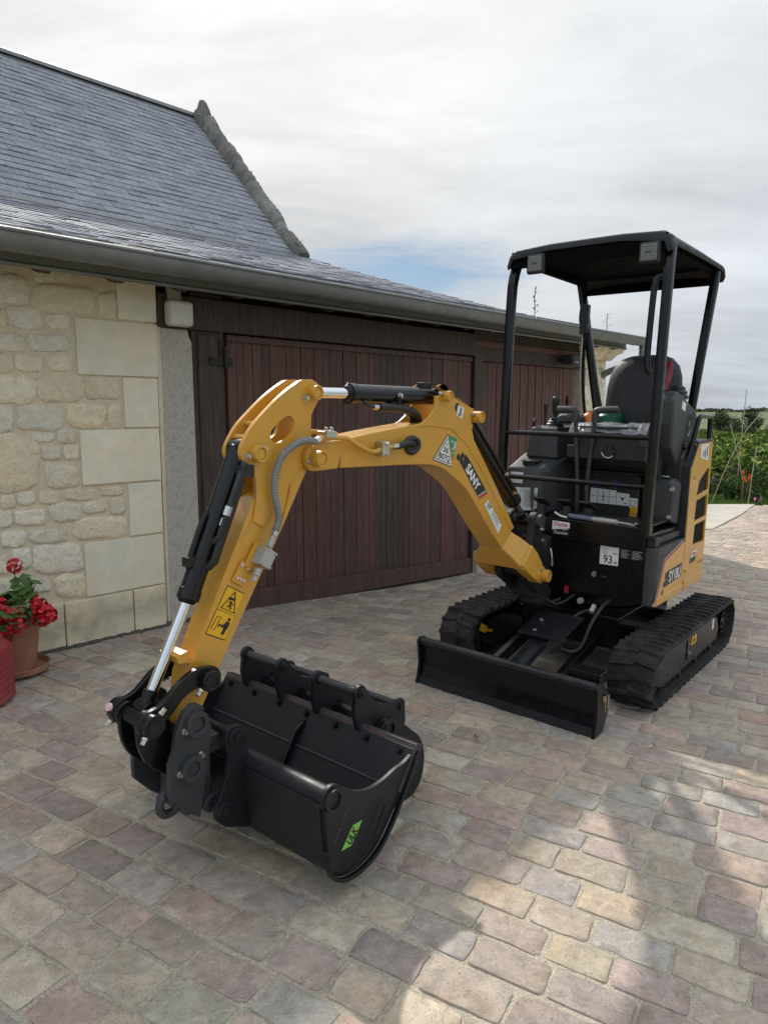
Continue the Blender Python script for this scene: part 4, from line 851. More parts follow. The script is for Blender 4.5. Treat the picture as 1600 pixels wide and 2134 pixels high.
tx = V((-(2.778 - 2.705), 0, .188 - .166 + .012)).normalized(); tz = V((-tx.z, 0, tx.x)); tz = tz if tz.z > 0 else -tz
tx = V((-.72, 0, .5)).normalized(); tz = V((.5, 0, .72)).normalized()
tx = V((-.66, 0, .75)).normalized(); tz = V((.75, 0, .66)).normalized(); text('lettering', 'ULK', wb, (2.742, Y1 + .0012, .195), tx, tz, .052, .030, INK, .035, .25)
text('chalk_mark', '5196 418', wb, (2.798, Y1 + .0006, .245), V((-.5, 0, .8)), V((.8, 0, .5)), .09, .012, mat('grey_chalk', (.09, .085, .08), .7), 0)
# ---- swing post
post = empty('swing_post', None, exc)
b = B()
for sy in (-1, 1):
    b2 = B(); b2.plate([(.62, .52), (.74, .50), (.90, .60)] + arc(.868, .64, .05, -40, 60, 5) + [(.87, .72), (.845, .86), (.83, .90)] + arc(.79, .915, .046, 20, 175, 7) + [(.735, .84), (.70, .75), (.62, .72)], YC + sy * .052, YC + sy * .092); b2.build('post_cheek', BLKS, post, bevel=.008, seg=3)
b.bb((.60, YC - .085, .47), (.74, YC + .085, .74)); b.cyl((.62, YC, .42), (.62, YC, .80), .085, n=28); b.build('post_core', BLKS, post, bevel=.01)
b = B(); b.cyl((.79, YC - .115, .915), (.79, YC + .115, .915), .026, n=20); b.cyl((.79, YC + .092, .915), (.79, YC + .118, .915), .036, n=20); b.build('post_pin', GRY, post, bevel=.003)
b = B(); b.cyl((.868, YC - .19, .64), (.868, YC + .16, .64), .024, n=20); b.build('foot_axle', BLKS, post)
bolts(post, [(.80, YC + .118, .872), (.74, YC + .095, .80)], (0, 1, 0))
b = B(); b.tube(cr([(.72, .0, .76), (.72, .01, .72), (.715, .01, .69)], 5), .005, 8); b.cyl((.715, .01, .69), (.712, .01, .66), .007, n=6); b.build('grease_line', ZNC, post)
# ---- upper structure
hs = exc
def rbox(name, a, c, m, bev=.01, parent=None, seg=3):
    b = B(); b.bb(a, c); return b.build(name, m, parent or hs, bevel=bev, seg=seg)
plan = [(.46, -.45), (.46, .46), (-.05, .475)] + [(.62 * math.cos(a), .62 * math.sin(a)) for a in [math.radians(132 + 96 * k / 14) for k in range(15)]] + [(-.05, -.475)]
def slab(name, z0, z1, m, sc=1.0, bev=.01, pl_=None):
    b = B(); p_ = pl_ or plan; b.rings([[V((q[0] * sc, q[1] * sc, z)) for q in p_] for z in (z0, z1)]); return b.build(name, m, hs, bevel=bev)
slab('turntable', .50, .86, BLK, .97)
rbox('front_plate', (.40, -.435, .476), (.482, .44, .772), BLK, .004)
rbox('floor_lip', (.38, -.442, .772), (.498, .432, .892), BLK, .004)
rbox('floor_mat', (-.02, -.40, .885), (.38, .42, .897), PLB, .003)
b = B()   # dark corner cover on the machine's left, wrapping the front corner
cv = [(.482, .432), (.482, .452)] + [(.442 + .04 * math.cos(a), .452 + .045 * math.sin(a)) for a in [math.radians(15 + 75 * k / 6) for k in range(7)]] + [(.012, .497), (.012, .46), (.40, .44)]
b.rings([[V((q[0], q[1], z)) for q in cv] for z in (.474, .49, .775, .789)]); b.build('corner_cover', GRY, hs, smooth=40, bevel=.004)
yl = [(.012, .4735), (.475, .4735), (.455, .50), (.368, .695), (.362, .703), (.052, .768), (.012, .768)]
b = B(); b.plate(yl, .485, .5005); b.build('side_panel', YEL, hs, bevel=.003)
b = B(); b.plate([(.012, .470), (.470, .470), (.455, .515), (.012, .520)], .49, .507); b.build('side_rib', YEL, hs, bevel=.007, seg=3)
decal('stripe_red', hs, quadY(.5006, [(.475, .476), (.463, .476), (.352, .704), (.054, .766), (.054, .776), (.362, .712)]), RED); decal('stripe_silver', hs, quadY(.4985, [(.484, .478), (.474, .474), (.361, .711), (.054, .776), (.054, .785), (.371, .718)]), SGR)
decal('badge', hs, quadY(.5006, [(.305, .640), (.048, .650), (.048, .573), (.335, .556)]), INK)
text('lettering', 'SY18U', hs, (.170, .5020, .604), (-1, 0, .0), (-.08, 0, 1), .205, .064, WHT, .03)
for k in range(3): decal('badge_square', hs, quadY(.5006, [(.332 + k * .018, .640 - k * .045 - .005), (.315 + k * .018, .640 - k * .045 - .004), (.324 + k * .018, .605 - k * .045), (.342 + k * .018, .604 - k * .045)]), INK)
rbox('step_mat', (.02, .30, .80), (.46, .472, .836), PLB, .004)
b = B()
for k in range(9): b.bb((.05 + k * .04, .31, .836), (.062 + k * .04, .466, .840))
b.build('step_tread', PLB, hs)
rbox('step_block', (.395, .43, .79), (.47, .48, .845), PLB, .006)
# rear left body panel with three louvred openings
rp = [(-.004, .472), (-.375, .468), (-.41, .555), (-.41, 1.33), (-.38, 1.343), (-.105, 1.332), (-.012, 1.20)]
openings = [[(-.19, 1.105), (-.34, 1.172), (-.387, 1.178), (-.387, 1.045), (-.155, 1.020)], [(-.163, .990), (-.387, 1.012), (-.387, .882), (-.148, .868)], [(-.165, .842), (-.387, .853), (-.387, .722), (-.155, .726)]]
b = B(); b.plate(rp, .455, .497, openings); rear = b.build('rear_panel', YEL, hs, bevel=.006)
b = B(); b.plate([(-.004, .474), (-.375, .470), (-.40, .53), (-.012, .535)], .47, .505); b.build('panel_rib', YEL, rear, bevel=.007)
b = B(); b.plate([(-.41, .70), (-.13, .70), (-.13, 1.03), (-.18, 1.12), (-.33, 1.195), (-.41, 1.195)], .474, .482); b.build('grille_back', INK, rear)
for oz0, oz1, xl in ((1.025, 1.17, -.16), (.875, 1.005, -.155), (.728, .848, -.16)):
    nl = 9
    for k in range(nl):
        z = oz0 + (oz1 - oz0) * (k + .5) / nl; b = B(); b.add([(xl - (.06 * max(0, z - 1.10) / .08 if oz1 > 1.1 else 0), .482, z - .005), (-.387, .482, z - .005), (-.387, .4935, z + .002), (xl - (.06 * max(0, z - 1.10) / .08 if oz1 > 1.1 else 0), .4935, z + .002)], [(0, 1, 2, 3)]); b.build('louvre', PLB, rear, smooth=0)
b = B(); b.bb((-.01, .40, .474), (.010, .494, 1.2)); b.plate([(-.115, 1.342), (-.395, 1.352), (-.395, 1.338), (-.105, 1.328), (-.008, 1.197), (.010, 1.20)], .40, .4985); b.build('panel_seal', PLB, hs, bevel=.003)
bolts(rear, [(-.085, .497, 1.135), (-.035, .497, .585), (-.32, .497, .60), (-.37, .497, .60)], (0, 1, 0), .008, .005, YEL)
decal('dyna_sticker', rear, quadY(.4972, [(-.13, .685), (-.245, .690), (-.225, .620), (-.118, .615)]), INK); decal('dyna_face', rear, quadY(.4986, [(-.13, .685), (-.245, .690), (-.232, .655), (-.124, .648)]), WHT); text('lettering', 'Dyna', rear, (-.185, .4998, .669), (-1, 0, .03), (0, 0, 1), .09, .026, RED, .02)
decal('lift_sticker', rear, quadY(.4972, [(-.155, 1.325), (-.32, 1.328), (-.33, 1.225), (-.17, 1.245)]), WHT); b = B(); b.tube([(-.20, .499, 1.25), (-.21, .499, 1.285), (-.24, .499, 1.285), (-.235, .499, 1.25)], .002, 4); b.tube([(-.25, .499, 1.30), (-.26, .499, 1.24)], .002, 4); b.bb((-.285, .4985, 1.25), (-.30, .4995, 1.31)); b.build('sticker_mark', INK, rear)
tailp = [(-.02, .43), (-.33, .435)] + [(.60 * math.cos(a), .60 * math.sin(a)) for a in [math.radians(136 + 92 * k / 14) for k in range(15)]] + [(-.02, -.46)]
b = B(); b.rings([[V((q[0] * s_, q[1] * s_, z)) for q in tailp] for z, s_ in ((.48, .985), (.55, 1.0), (.95, 1.0), (1.26, .985), (1.315, .95))]); b.build('engine_hood', YEL, hs, smooth=40, bevel=.01)
rbox('hood_top', (-.44, -.40, 1.30), (-.03, .452, 1.338), PLB, .012)
b = B(); b.plate([(.02, .885), (.02, 1.25), (-.10, 1.34), (-.20, 1.34), (-.20, .885)], -.44, .45); b.build('seat_bulkhead', PLB, hs, bevel=.012)
# moulded lid beside the step
b = B(); b.rings([[V((x, y, z)) for y, z in ((.255 + i, .865 + i), (.455 - i, .875 + i), (.462 - i, 1.105 - i), (.43 - i, 1.135 - i), (.27 + i, 1.13 - i), (.25 + i, 1.10 - i))] for x, i in ((.03, 0), (.085, .004), (.11, .02), (.115, .05))]); lid = b.build('storage_lid', PLA, hs, smooth=30, bevel=.008)
bolts(lid, [(.105, .432, 1.075), (.105, .425, .915)], (1, 0, 0), .012, .008, SGR)
decal('exit_sticker', lid, [(.085, .33, 1.136), (.085, .41, 1.138), (.03, .405, 1.141), (.03, .325, 1.139)], GRN); b = B(); b.tube([(.07, .352, 1.1405), (.045, .365, 1.142), (.065, .378, 1.141), (.045, .39, 1.142)], .003, 4); b.build('sticker_mark', WHT, lid)
# front of the seat box with its labels
b = B(); b.rings([[V((x, y, z)) for y, z in ((-.06, .89), (.25, .89), (.25, 1.12), (.23, 1.15), (-.04, 1.15), (-.06, 1.12))] for x in (.02, .115)]); sb = b.build('seat_box', PLB, hs, bevel=.008)
decal('lever_chart', sb, quadX(.1152, [(-.045, 1.045), (.115, 1.040), (.115, .955), (-.045, .955)]), WHT); decal('lever_chart', sb, quadX(.1152, [(.118, 1.03), (.195, 1.026), (.195, .955), (.118, .955)]), WHT); decal('pedal_chart', sb, quadX(.1152, [(.197, 1.005), (.245, 1.003), (.245, .945), (.197, .947)]), WHT)
decal('slope_sticker', sb, quadX(.1165, [(.205, .955), (.247, .955), (.247, .912), (.205, .912)]), WYE); decal('antifreeze_sticker', sb, quadX(.1165, [(.20, .908), (.245, .908), (.245, .868), (.20, .868)]), mat('salmon_print', (.62, .25, .13), .5)); text('lettering', 'A-', sb, (.118, .222, .888), (0, 1, 0), (0, 0, 1), .03, .02, BLUE, .02)
b = B()
for cy, cz in ((-.0, .998), (.072, 1.0)):
    b.tube([(.117, cy - .022, cz), (.117, cy + .022, cz)], .0011, 4); b.tube([(.117, cy, cz - .022), (.117, cy, cz + .022)], .0011, 4)
    for k in range(4): a = k * PI / 2; b.cyl((.1166, cy + .03 * math.cos(a), cz + .03 * math.sin(a)), (.1178, cy + .03 * math.cos(a), cz + .03 * math.sin(a)), .004, n=6)
b.tube([(.117, .037, 1.03), (.117, .037, .965)], .0022, 4); b.tube([(.117, .135, 1.01), (.117, .155, .985), (.117, .175, 1.01)], .0016, 4); b.cyl((.1166, .155, .995), (.1178, .155, .995), .008, n=10); b.tube([(.117, .165, .97), (.117, .185, .968)], .0025, 4); b.tube([(.117, .205, .99), (.117, .235, .99), (.117, .235, .96), (.117, .205, .96)], .0018, 4, closed=True); b.tube([(.118, .212, .92), (.118, .226, .945), (.118, .24, .92)], .002, 4, closed=True)
b.build('chart_mark', INK, sb)
for y_ in (-.015, .105): b = B(); b.cyl((.115, y_, 1.075), (.117, y_, 1.075), .024, n=24); q_ = b.build('mandatory_sign', BLUE, sb); b = B(); b.tube([(.118, y_ - .012, 1.07), (.118, y_ + .012, 1.08)], .003, 5); b.build('sticker_mark', WHT, sb)
# seat with a shiny plastic cover on the cushion
seat = empty('operator_seat', None, hs)
def seat_ring(x, hw, z0, z1, n=28, e=3.6, tilt=0, cy=.135):
    r = []
    for k in range(n):
        a = 2 * PI * k / n; ca, sa = math.cos(a), math.sin(a); q = (abs(ca) ** e + abs(sa) ** e) ** (-1 / e)
        z = (z0 + z1) / 2 + (z1 - z0) / 2 * q * sa; r.append(V((x - tilt * (z - z0), cy + hw * (1 - .13 * max(0, sa) ** 2) * q * ca, z)))
    return r
FAB = mat('seat_vinyl', (.018, .0185, .021), .58, var=.15, bump=.001, bs=300)
b = B(); b.rings([seat_ring(x, w_, z0, z1, tilt=.16) for x, w_, z0, z1 in ((-.17, .15, 1.42, 1.78), (-.165, .20, 1.37, 1.83), (-.13, .225, 1.35, 1.855), (-.09, .22, 1.355, 1.85), (-.065, .195, 1.38, 1.825), (-.06, .14, 1.44, 1.76))]); b.build('backrest', FAB, seat, smooth=60)
b = B(); b.rings([[V((x, .135 + y * s_, z)) for x, y in ((-.08, -.21), (.30, -.22), (.36, -.18), (.37, 0), (.36, .18), (.30, .22), (-.08, .21))] for z, s_ in ((1.30, .96), (1.33, 1.0), (1.40, 1.0), (1.425, .95))]); b.build('cushion', FAB, seat, smooth=50, bevel=.01)
VIN = mat('clear_vinyl', (.20, .205, .215), .22, var=.4, vs=16, spec=.8, rvar=.12, bump=.012, bs=22)
b = B(); nx, ny = 16, 26
for i in range(nx + 1):
    for j in range(ny + 1):
        x = -.08 + .46 * i / nx; y = -.09 + .45 * j / ny; ed_ = max(0, (x - .33) / .05); z = 1.437 + .012 * noise.noise(V((x * 11, y * 9, 2))) + .006 * noise.noise(V((x * 30, y * 26, 5))) - .05 * ed_ ** 2 + .02 * math.exp(-((y - .27) / .07) ** 2) * noise.noise(V((x * 40, y * 40, 1)))
        b.v.append((x, y, z))
for i in range(nx):
    for j in range(ny): a = i * (ny + 1) + j; b.f.append((a, a + 1, a + ny + 2, a + ny + 1)); b.m.append(0); b.tint.append(None)
b.build('plastic_cover', VIN, seat, smooth=60)
b = B(); b.plate([(.30, 1.20), (.37, 1.24), (.37, 1.31), (-.05, 1.32), (-.05, 1.15), (.20, 1.15)], -.10, .36); 
for k in range(4): b.bb((-.02, -.08 + k * .0, 1.155 + k * .02), (.26, .34, 1.163 + k * .02))
b.build('suspension', PLB, seat, bevel=.01)
b = B(); b.cyl((.37, .155, 1.285), (.385, .155, 1.285), .03, n=24); 
for k in range(6): a = k * PI / 3; b.cyl((.37, .155 + .032 * math.cos(a), 1.285 + .032 * math.sin(a)), (.388, .155 + .032 * math.cos(a), 1.285 + .032 * math.sin(a)), .009, n=8)
b.build('weight_knob', PLB, seat)
b = B(); b.tube([(.387, .155 + .036 * math.cos(a), 1.285 + .036 * math.sin(a)) for a in [math.radians(190 + 130 * k / 8) for k in range(9)]], .0028, 5); b.build('knob_mark', WHT, seat)
# right-hand console with joystick
con = empty('right_console', None, hs)
b = B(); b.rings([[V(q) for q in ((x, -.475, .90), (x, yb_, .90), (x, yb_, z1 - .02), (x, yb_ - .03, z1), (x, -.44, z1), (x, -.475, z1 - .03))] for x, yb_, z1 in ((.445, -.26, 1.10), (.42, -.215, 1.165), (.34, -.18, 1.195), (.24, -.17, 1.235), (.12, -.17, 1.27), (-.05, -.17, 1.30))]); b.build('console_base', PLA, con, smooth=35, bevel=.014, seg=3)
b = B(); b.lathe([(.0, 0), (.062, 0), (.066, .006), (.055, .008), (.05, -.02), (0, -.02)], (.345, -.335, 1.197), 24); b.build('cup_holder', PLB, con)
b = B(); b.rings([[V((x, y, z)) for x, y in ((.30 - i, -.40 + i), (.30 - i, -.19 - i), (-.06 + i, -.14 - i), (-.06 + i, -.42 + i))] for z, i in ((1.22, .0), (1.36, .01), (1.40, .02), (1.412, .045))]); b.build('armrest_pod', PLA, con, smooth=35, bevel=.012)
b = B()
for k, (r_, z) in enumerate(((.055, 1.41), (.046, 1.418), (.05, 1.425), (.04, 1.433), (.044, 1.44), (.034, 1.448), (.037, 1.455), (.026, 1.465))): pass
b.lathe([(.058, 1.405), (.050, 1.418), (.053, 1.424), (.042, 1.434), (.045, 1.44), (.033, 1.45), (.036, 1.456), (.022, 1.47), (.0, 1.47)], (.19, -.268, 0), 20); b.build('boot', PLB, con)
b = B(); b.tube(cr([(.19, -.268, 1.46), (.192, -.268, 1.50), (.198, -.265, 1.53), (.205, -.262, 1.565), (.206, -.262, 1.59)], 4), [.016, .015, .014, .015, .018, .02, .021, .022, .022, .023, .0235, .024, .024, .0235, .022, .02, .013][:17], 14); b.build('joystick', PLB, con, smooth=60)
b = B(); b.tube([(.17, -.345, 1.41), (.172, -.345, 1.48), (.174, -.345, 1.535)], [.007, .008, .012], 10); b.cyl((.174, -.345, 1.525), (.176, -.345, 1.55), .013, .011, 12); b.tube(cr([(.24, -.385, 1.40), (.25, -.38, 1.43), (.24, -.375, 1.45)], 4), .01, 8); b.build('throttle', PLB, con, smooth=50)
b = B(); b.rings([[V((x, -.165 + y * s_, 1.46 + z * s_)) for y, z in ((-.05, -.03), (.05, -.03), (.055, .005), (.03, .03), (-.03, .03), (-.055, .005))] for x, s_ in ((.30, .7), (.27, 1.0), (.05, 1.0), (.0, .75))]); b.build('wrist_rest', PLA, con, smooth=40, bevel=.01)
decal('safety_sticker', con, [(.4395, -.42, 1.135), (.4395, -.335, 1.135), (.4478, -.335, 1.07), (.4478, -.42, 1.07)], WHT); b = B(); b.tube([(.446, -.405, 1.092), (.446, -.39, 1.105), (.446, -.365, 1.105), (.446, -.35, 1.092)], .0025, 4); b.cyl((.444, -.378, 1.107), (.447, -.378, 1.107), .009, n=10); b.build('sticker_mark', INK, con)
decal('manual_page', con, [(.448, -.45, 1.045), (.448, -.345, 1.045), (.452, -.345, .905), (.452, -.46, .895)], WHT); decal('manual_page', con, [(.449, -.343, 1.045), (.440, -.235, 1.05), (.440, -.235, .92), (.452, -.343, .905)], mat('paper_grey', (.58, .58, .56), .6))
b = B()
for k in range(9): b.bb((.4475, -.325 + .002 * (k % 3), 1.03 - k * .012), (.4505, -.26 + .008 * ((k * 7) % 5), 1.034 - k * .012))
b.tube([(.452, -.42, .955), (.452, -.37, .955), (.452, -.37, .975), (.452, -.40, .98), (.452, -.42, .97)], .0016, 4, closed=True); b.tube([(.452, -.405, .98), (.452, -.405, 1.02), (.452, -.385, 1.02), (.452, -.38, .98)], .0014, 4); b.tube([(.452, -.43, .95), (.452, -.362, .95)], .003, 4); b.bb((.4495, -.445, 1.02), (.451, -.43, 1.024)); b.build('page_print', mat('faded_ink', (.16, .16, .16), .6), con)
# left console with red lock lever
lc = empty('left_console', None, hs)
b = B(); b.plate([(.17, 1.58), (.10, 1.628), (-.02, 1.60), (-.27, 1.52), (-.36, 1.41), (-.20, 1.22), (0.0, 1.19), (.13, 1.30)], .325, .425); b.build('console_body', PLA, lc, bevel=.02, seg=3)
b = B(); b.lathe([(.055, 1.585), (.06, 1.60), (.048, 1.615), (.052, 1.625), (.038, 1.64), (.04, 1.65), (.02, 1.665), (.0, 1.665)], (-.06, .372, 0), 20); b.build('boot', PLB, lc)
b = B(); b.tube(cr([(.10, .325, 1.37), (.10, .322, 1.50), (.08, .325, 1.60), (.06, .335, 1.645)], 5), .009, 8); b.build('lock_lever', PLB, lc, smooth=60)
b = B(); b.tube(cr([(.066, .332, 1.63), (.05, .336, 1.67), (.035, .34, 1.72), (.03, .342, 1.765), (.045, .342, 1.785)], 5), [.016] * 6 + [.02] * 8 + [.021] * 5 + [.016] * 2, 12); b.build('lever_grip', mat('wine_red_plastic', (.20, .018, .035), .38, var=.06), lc, smooth=60)
decal('console_label', lc, quadY(.4255, [(.02, 1.575), (-.05, 1.56), (-.04, 1.515), (.03, 1.53)]), WHT); decal('console_label', lc, quadY(.4255, [(-.12, 1.50), (-.23, 1.43), (-.12, 1.26), (-.06, 1.30)]), PLB); b = B(); b.tube([(-.14, .428, 1.46), (-.12, .428, 1.43), (-.16, .428, 1.41), (-.13, .428, 1.37)], .004, 4); b.build('sticker_mark', SGR, lc)
b = B(); b.bb((-.05, .30, .90), (.10, .36, 1.22)); b.build('console_leg', PLB, lc, bevel=.01)
# travel levers, pedals
for y0, y1, ys in ((-.022, -.05, -1), (.036, .07, 1)):
    lv = empty('travel_lever', None, hs); b = B(); b.tube(cr([(.36, y0, .90), (.37, y0, 1.10), (.38, (y0 + y1) / 2, 1.30), (.385, y1, 1.49)], 4), .012, 10); b.build('shaft', GRY, lv, smooth=60)
    b = B(); b.tube(cr([(.385, y1, 1.44), (.385, y1, 1.495), (.385, y1 + .025 * ys, 1.512), (.385, y1 + .13 * ys, 1.516)] if ys > 0 else [(.385, y1, 1.44), (.385, y1, 1.49), (.385, y1 - .02, 1.51), (.385, y1 - .11, 1.512)], 5), .021, 12); b.build('grip', GRY, lv, smooth=60)
for y_, x_ in ((-.21, .44), (-.055, .43), (.075, .43)):
    b = B(); rot = Matrix.Rotation(-.5, 3, 'Y'); b.box((x_, y_, .975), (.10, .075, .012), rot)
    for k in range(5): b.box(V((x_, y_, .975)) + rot @ V((-.035 + k * .018, 0, .008)), (.006, .07, .006), rot)
    pd = b.build('pedal', PLB, hs, bevel=.003); b = B(); b.bb((x_ - .04, y_ - .02, .895), (x_ + .0, y_ + .02, .96)); bolt(b, (x_ + .0, y_ - .03, .92), (1, 0, 0), .008, .01); b.build('pedal_bracket', GRY, pd, bevel=.003)
# front plate stickers
decal('dyna_sticker', hs, quadX(.4982, [(-.101, .876), (.003, .874), (.005, .800), (-.099, .800)]), INK); decal('dyna_face', hs, quadX(.4996, [(-.101, .878), (.005, .876), (.005, .843), (-.101, .826)]), WHT); text('lettering', 'Dyna', hs, (.5010, -.048, .858), (0, 1, 0), (0, 0, 1), .082, .03, RED, .02); text('lettering', 'Touraine', hs, (.4998, -.048, .813), (0, 1, 0), (0, 0, 1), .085, .017, WHT, 0, .3)
b = B(); b.tube(cr([(.4998, -.04, .835), (.4998, -.02, .832), (.4998, -.005, .838), (.4998, -.03, .829)], 3), .0015, 4); b.build('sticker_mark', WHT, hs)
decal('noise_sticker', hs, quadX(.4822, [(.186, .768), (.291, .768), (.291, .665), (.186, .665)]), WHT); text('lettering', '93', hs, (.4836, .232, .697), (0, 1, 0), (0, 0, 1), .05, .046, INK, .005); text('lettering', 'Lwa', hs, (.4836, .272, .735), (0, 1, 0), (0, 0, 1), .025, .014, INK); text('lettering', 'dB', hs, (.4836, .275, .682), (0, 1, 0), (0, 0, 1), .018, .014, INK)
b = B(); b.tube([(.4842, .213 + .016 * math.cos(a), .742 + .016 * math.sin(a)) for a in [2 * PI * k / 14 for k in range(14)]], .0012, 4, closed=True); b.tube([(.4842, .206, .742), (.4842, .214, .75), (.4842, .214, .734)], .0012, 4, closed=True); b.build('sticker_mark', mat('faded_ink', (.16, .16, .16), .6), hs)
decal('rating_plate', hs, quadX(.4822, [(.298, .768), (.428, .766), (.428, .712), (.298, .712)]), mat('plate_ink', (.03, .03, .034), .3, metal=.5))
b = B()
for k in range(6): b.bb((.4834, .303 + (k % 2) * .004, .758 - k * .008), (.4842, .35 - ((k * 5) % 3) * .008, .761 - k * .008)); b.bb((.4834, .365, .758 - k * .008), (.4842, .42 - ((k * 3) % 4) * .006, .761 - k * .008))
b.build('plate_print', SGR, hs)
b = B(); b.tube(cr([(.484, .20, .60), (.49, .215, .59), (.484, .23, .598)], 4), .006, 6); b.tube(cr([(.484, .16, .61), (.49, .165, .60), (.484, .175, .605)], 4), .005, 6); b.build('hose_stub', HOS, hs)
bolts(hs, [(.499, -.12, .762), (.483, .16, .60)], (1, 0, 0), .012, .01)
# tools lying on the floor plate
gg = B(); gg.cyl((.47, -.015, .912), (.475, .13, .908), .014, n=14); g1o = gg.build('grease_gun', mat('blue_grey_rubber', (.13, .16, .21), .5), MM and None, smooth=50); g1o.matrix_world = MM; tag(g1o, 'grease gun with blue grey grip lying on the digger floor plate', 'grease gun')
gg = B(); gg.cyl((.475, .13, .908), (.482, .27, .908), .015, n=14); gg.cyl((.482, .27, .908), (.484, .35, .905), .006, n=10); gg.tube([(.484, .34, .905), (.488, .36, .90), (.488, .38, .915)], .006, 8); gg.cyl((.477, .17, .908), (.478, .19, .908), .017, n=14); gg.build('barrel', SGR, g1o, smooth=50)
gg = B(); gg.tube(cr([(.482, -.10, .925), (.487, -.06, .908), (.489, -.02, .903)], 4), .006, 8); o = gg.build('hose_end', mat('white_rag', (.7, .7, .68), .8), None); o.matrix_world = MM; tag(o, 'short white hose end lying between the pedals of the digger', 'hose')
for nm, col, px, py, pz, rr, hh, lb in (('orange_bottle', ORG, .06, -.10, 1.395, .045, .11, 'orange plastic bottle standing beside the digger armrest'), ('green_can', mat('green_plastic', (.012, .10, .05), .4), .0, .0, 1.37, .075, .15, 'dark green plastic can beside the digger seat')):
    b = B(); b.lathe([(.0, 0), (rr, 0), (rr * 1.03, .01), (rr * 1.03, hh * .72), (rr * .8, hh * .86), (rr * .4, hh * .92), (rr * .4, hh), (0, hh)], (px, py, pz), 22); o = b.build(nm, col, None, smooth=50, bevel=.002); o.matrix_world = MM; tag(o, lb, 'bottle' if 'orange' in nm else 'can')
# guard rails, posts, canopy
for z in (1.373, 1.113):
    b = B(); b.tube([(.505, -.445, z), (.505, .435, z)], .0145, 12); b.build('guard_rail', BLK, exc, smooth=60)
can = empty('canopy', None, exc)
def sq_tube(b, pts, hw, hd):
    pts = [V(p) for p in pts]; rs = []
    for i, p in enumerate(pts):
        t = (pts[min(i + 1, len(pts) - 1)] - pts[max(i - 1, 0)]).normalized(); x = V((1, 0, 0)); x = (x - t * x.dot(t)).normalized(); y = t.cross(x)
        rs.append([p + x * (hd * math.cos(a)) * (abs(math.cos(a)) ** 4 + abs(math.sin(a)) ** 4) ** -.25 + y * (hw * math.sin(a)) * (abs(math.cos(a)) ** 4 + abs(math.sin(a)) ** 4) ** -.25 for a in [2 * PI * k / 16 for k in range(16)]])
    b.rings(rs)
for sy in (-1, 1):
    b = B(); sq_tube(b, cr([(.515, sy * .44, .86), (.505, sy * .442, 1.3), (.492, sy * .444, 1.75), (.478, sy * .445, 2.14), (.468, sy * .443, 2.25), (.44, sy * .438, 2.34)], 5), .025, .027); b.build('front_post', BLK, can, smooth=40)
b = B(); sq_tube(b, [(-.36, .345, 1.30), (-.375, .36, 1.5), (-.395, .388, 1.85), (-.415, .425, 2.28), (-.418, .43, 2.35)], .025, .028); b.build('rear_post', BLK, can, smooth=40)
b = B(); sq_tube(b, [(-.36, -.20, 1.30), (-.38, -.24, 1.5), (-.40, -.325, 1.90), (-.42, -.41, 2.28), (-.42, -.425, 2.35)], .025, .028); b.build('rear_post', BLK, can, smooth=40)
b = B(); b.tube(cr([(.515, .405, 1.70), (.52, .385, 1.74), (.515, .383, 1.90), (.50, .387, 2.14), (.49, .395, 2.185), (.48, .42, 2.19)], 6), .016, 12); b.build('grab_handle', BLK, can, smooth=60)
def csec(x, zb, zt, hw, lip):
    return [V((x, y, z)) for y, z in ((-hw, zb), (-hw - .004, zb + .02), (-hw + .012, zt - .025), (-hw + .05, zt), (-.2, zt + .012), (.2, zt + .012), (hw - .05, zt), (hw - .012, zt - .025), (hw + .004, zb + .02), (hw, zb), (hw - .012, zb), (hw - .03, zt - .04), (.2, zt - .012), (-.2, zt - .012), (-hw + .03, zt - .04), (-hw + .012, zb))]
b = B(); b.rings([csec(-.525, 2.30, 2.335, .445, 0), csec(-.50, 2.315, 2.36, .46, 0), csec(-.46, 2.345, 2.395, .465, 0), csec(-.42, 2.355, 2.412, .465, 0), csec(.0, 2.355, 2.415, .465, 0), csec(.42, 2.345, 2.412, .465, 0), csec(.48, 2.315, 2.414, .465, 0), csec(.513, 2.304, 2.404, .46, 0), csec(.52, 2.300, 2.39, .455, 0)]); b.build('canopy_roof', BLKS, can, smooth=40, bevel=.006)
b = B(); b.bb((.50, -.44, 2.304), (.512, .44, 2.398)); b.bb((-.515, -.42, 2.285), (-.50, .42, 2.34)); b.bb((-.48, -.44, 2.372), (.5, .44, 2.384)); b.build('canopy_lining', mat('black_lining', (.004, .004, .0045), .7, spec=.03), can, bevel=.004)
for y0, y1 in ((-.43, -.39), (.39, .43)): b = B(); b.bb((-.44, y0, 2.335), (.47, y1, 2.372)); b.build('roof_beam', MATS['black_lining'], can, bevel=.008)
LENS = mat('lamp_lens', (.16, .16, .155), .35, var=.2, vs=200)
for y_, z in ((-.278, 2.318), (.357, 2.306)):
    wl_ = empty('work_lamp', None, exc); b = B(); b.bb((.50, y_ - .055, z - .055), (.532, y_ + .055, z + .055)); b.build('housing', PLB, wl_, bevel=.016, seg=3)
    b = B(); b.bb((.530, y_ - .041, z - .041), (.536, y_ + .041, z + .041)); b.build('lens', LENS, wl_, bevel=.008, seg=3)
    b = B()
    for i in range(5):
        for j in range(5):
            if (i in (1, 2, 3) and j == 2): continue
            b.cyl((.536, y_ - .031 + i * .0155, z - .031 + j * .0155), (.5385, y_ - .031 + i * .0155, z - .031 + j * .0155), .005, .0028, 8)
    o = b.build('reflector', LENS, wl_); o['kind'] = 'stuff'; text('lettering', 'SANY', wl_, (.5375, y_, z), (0, 1, 0), (0, 0, 1), .036, .008, INK, .04)
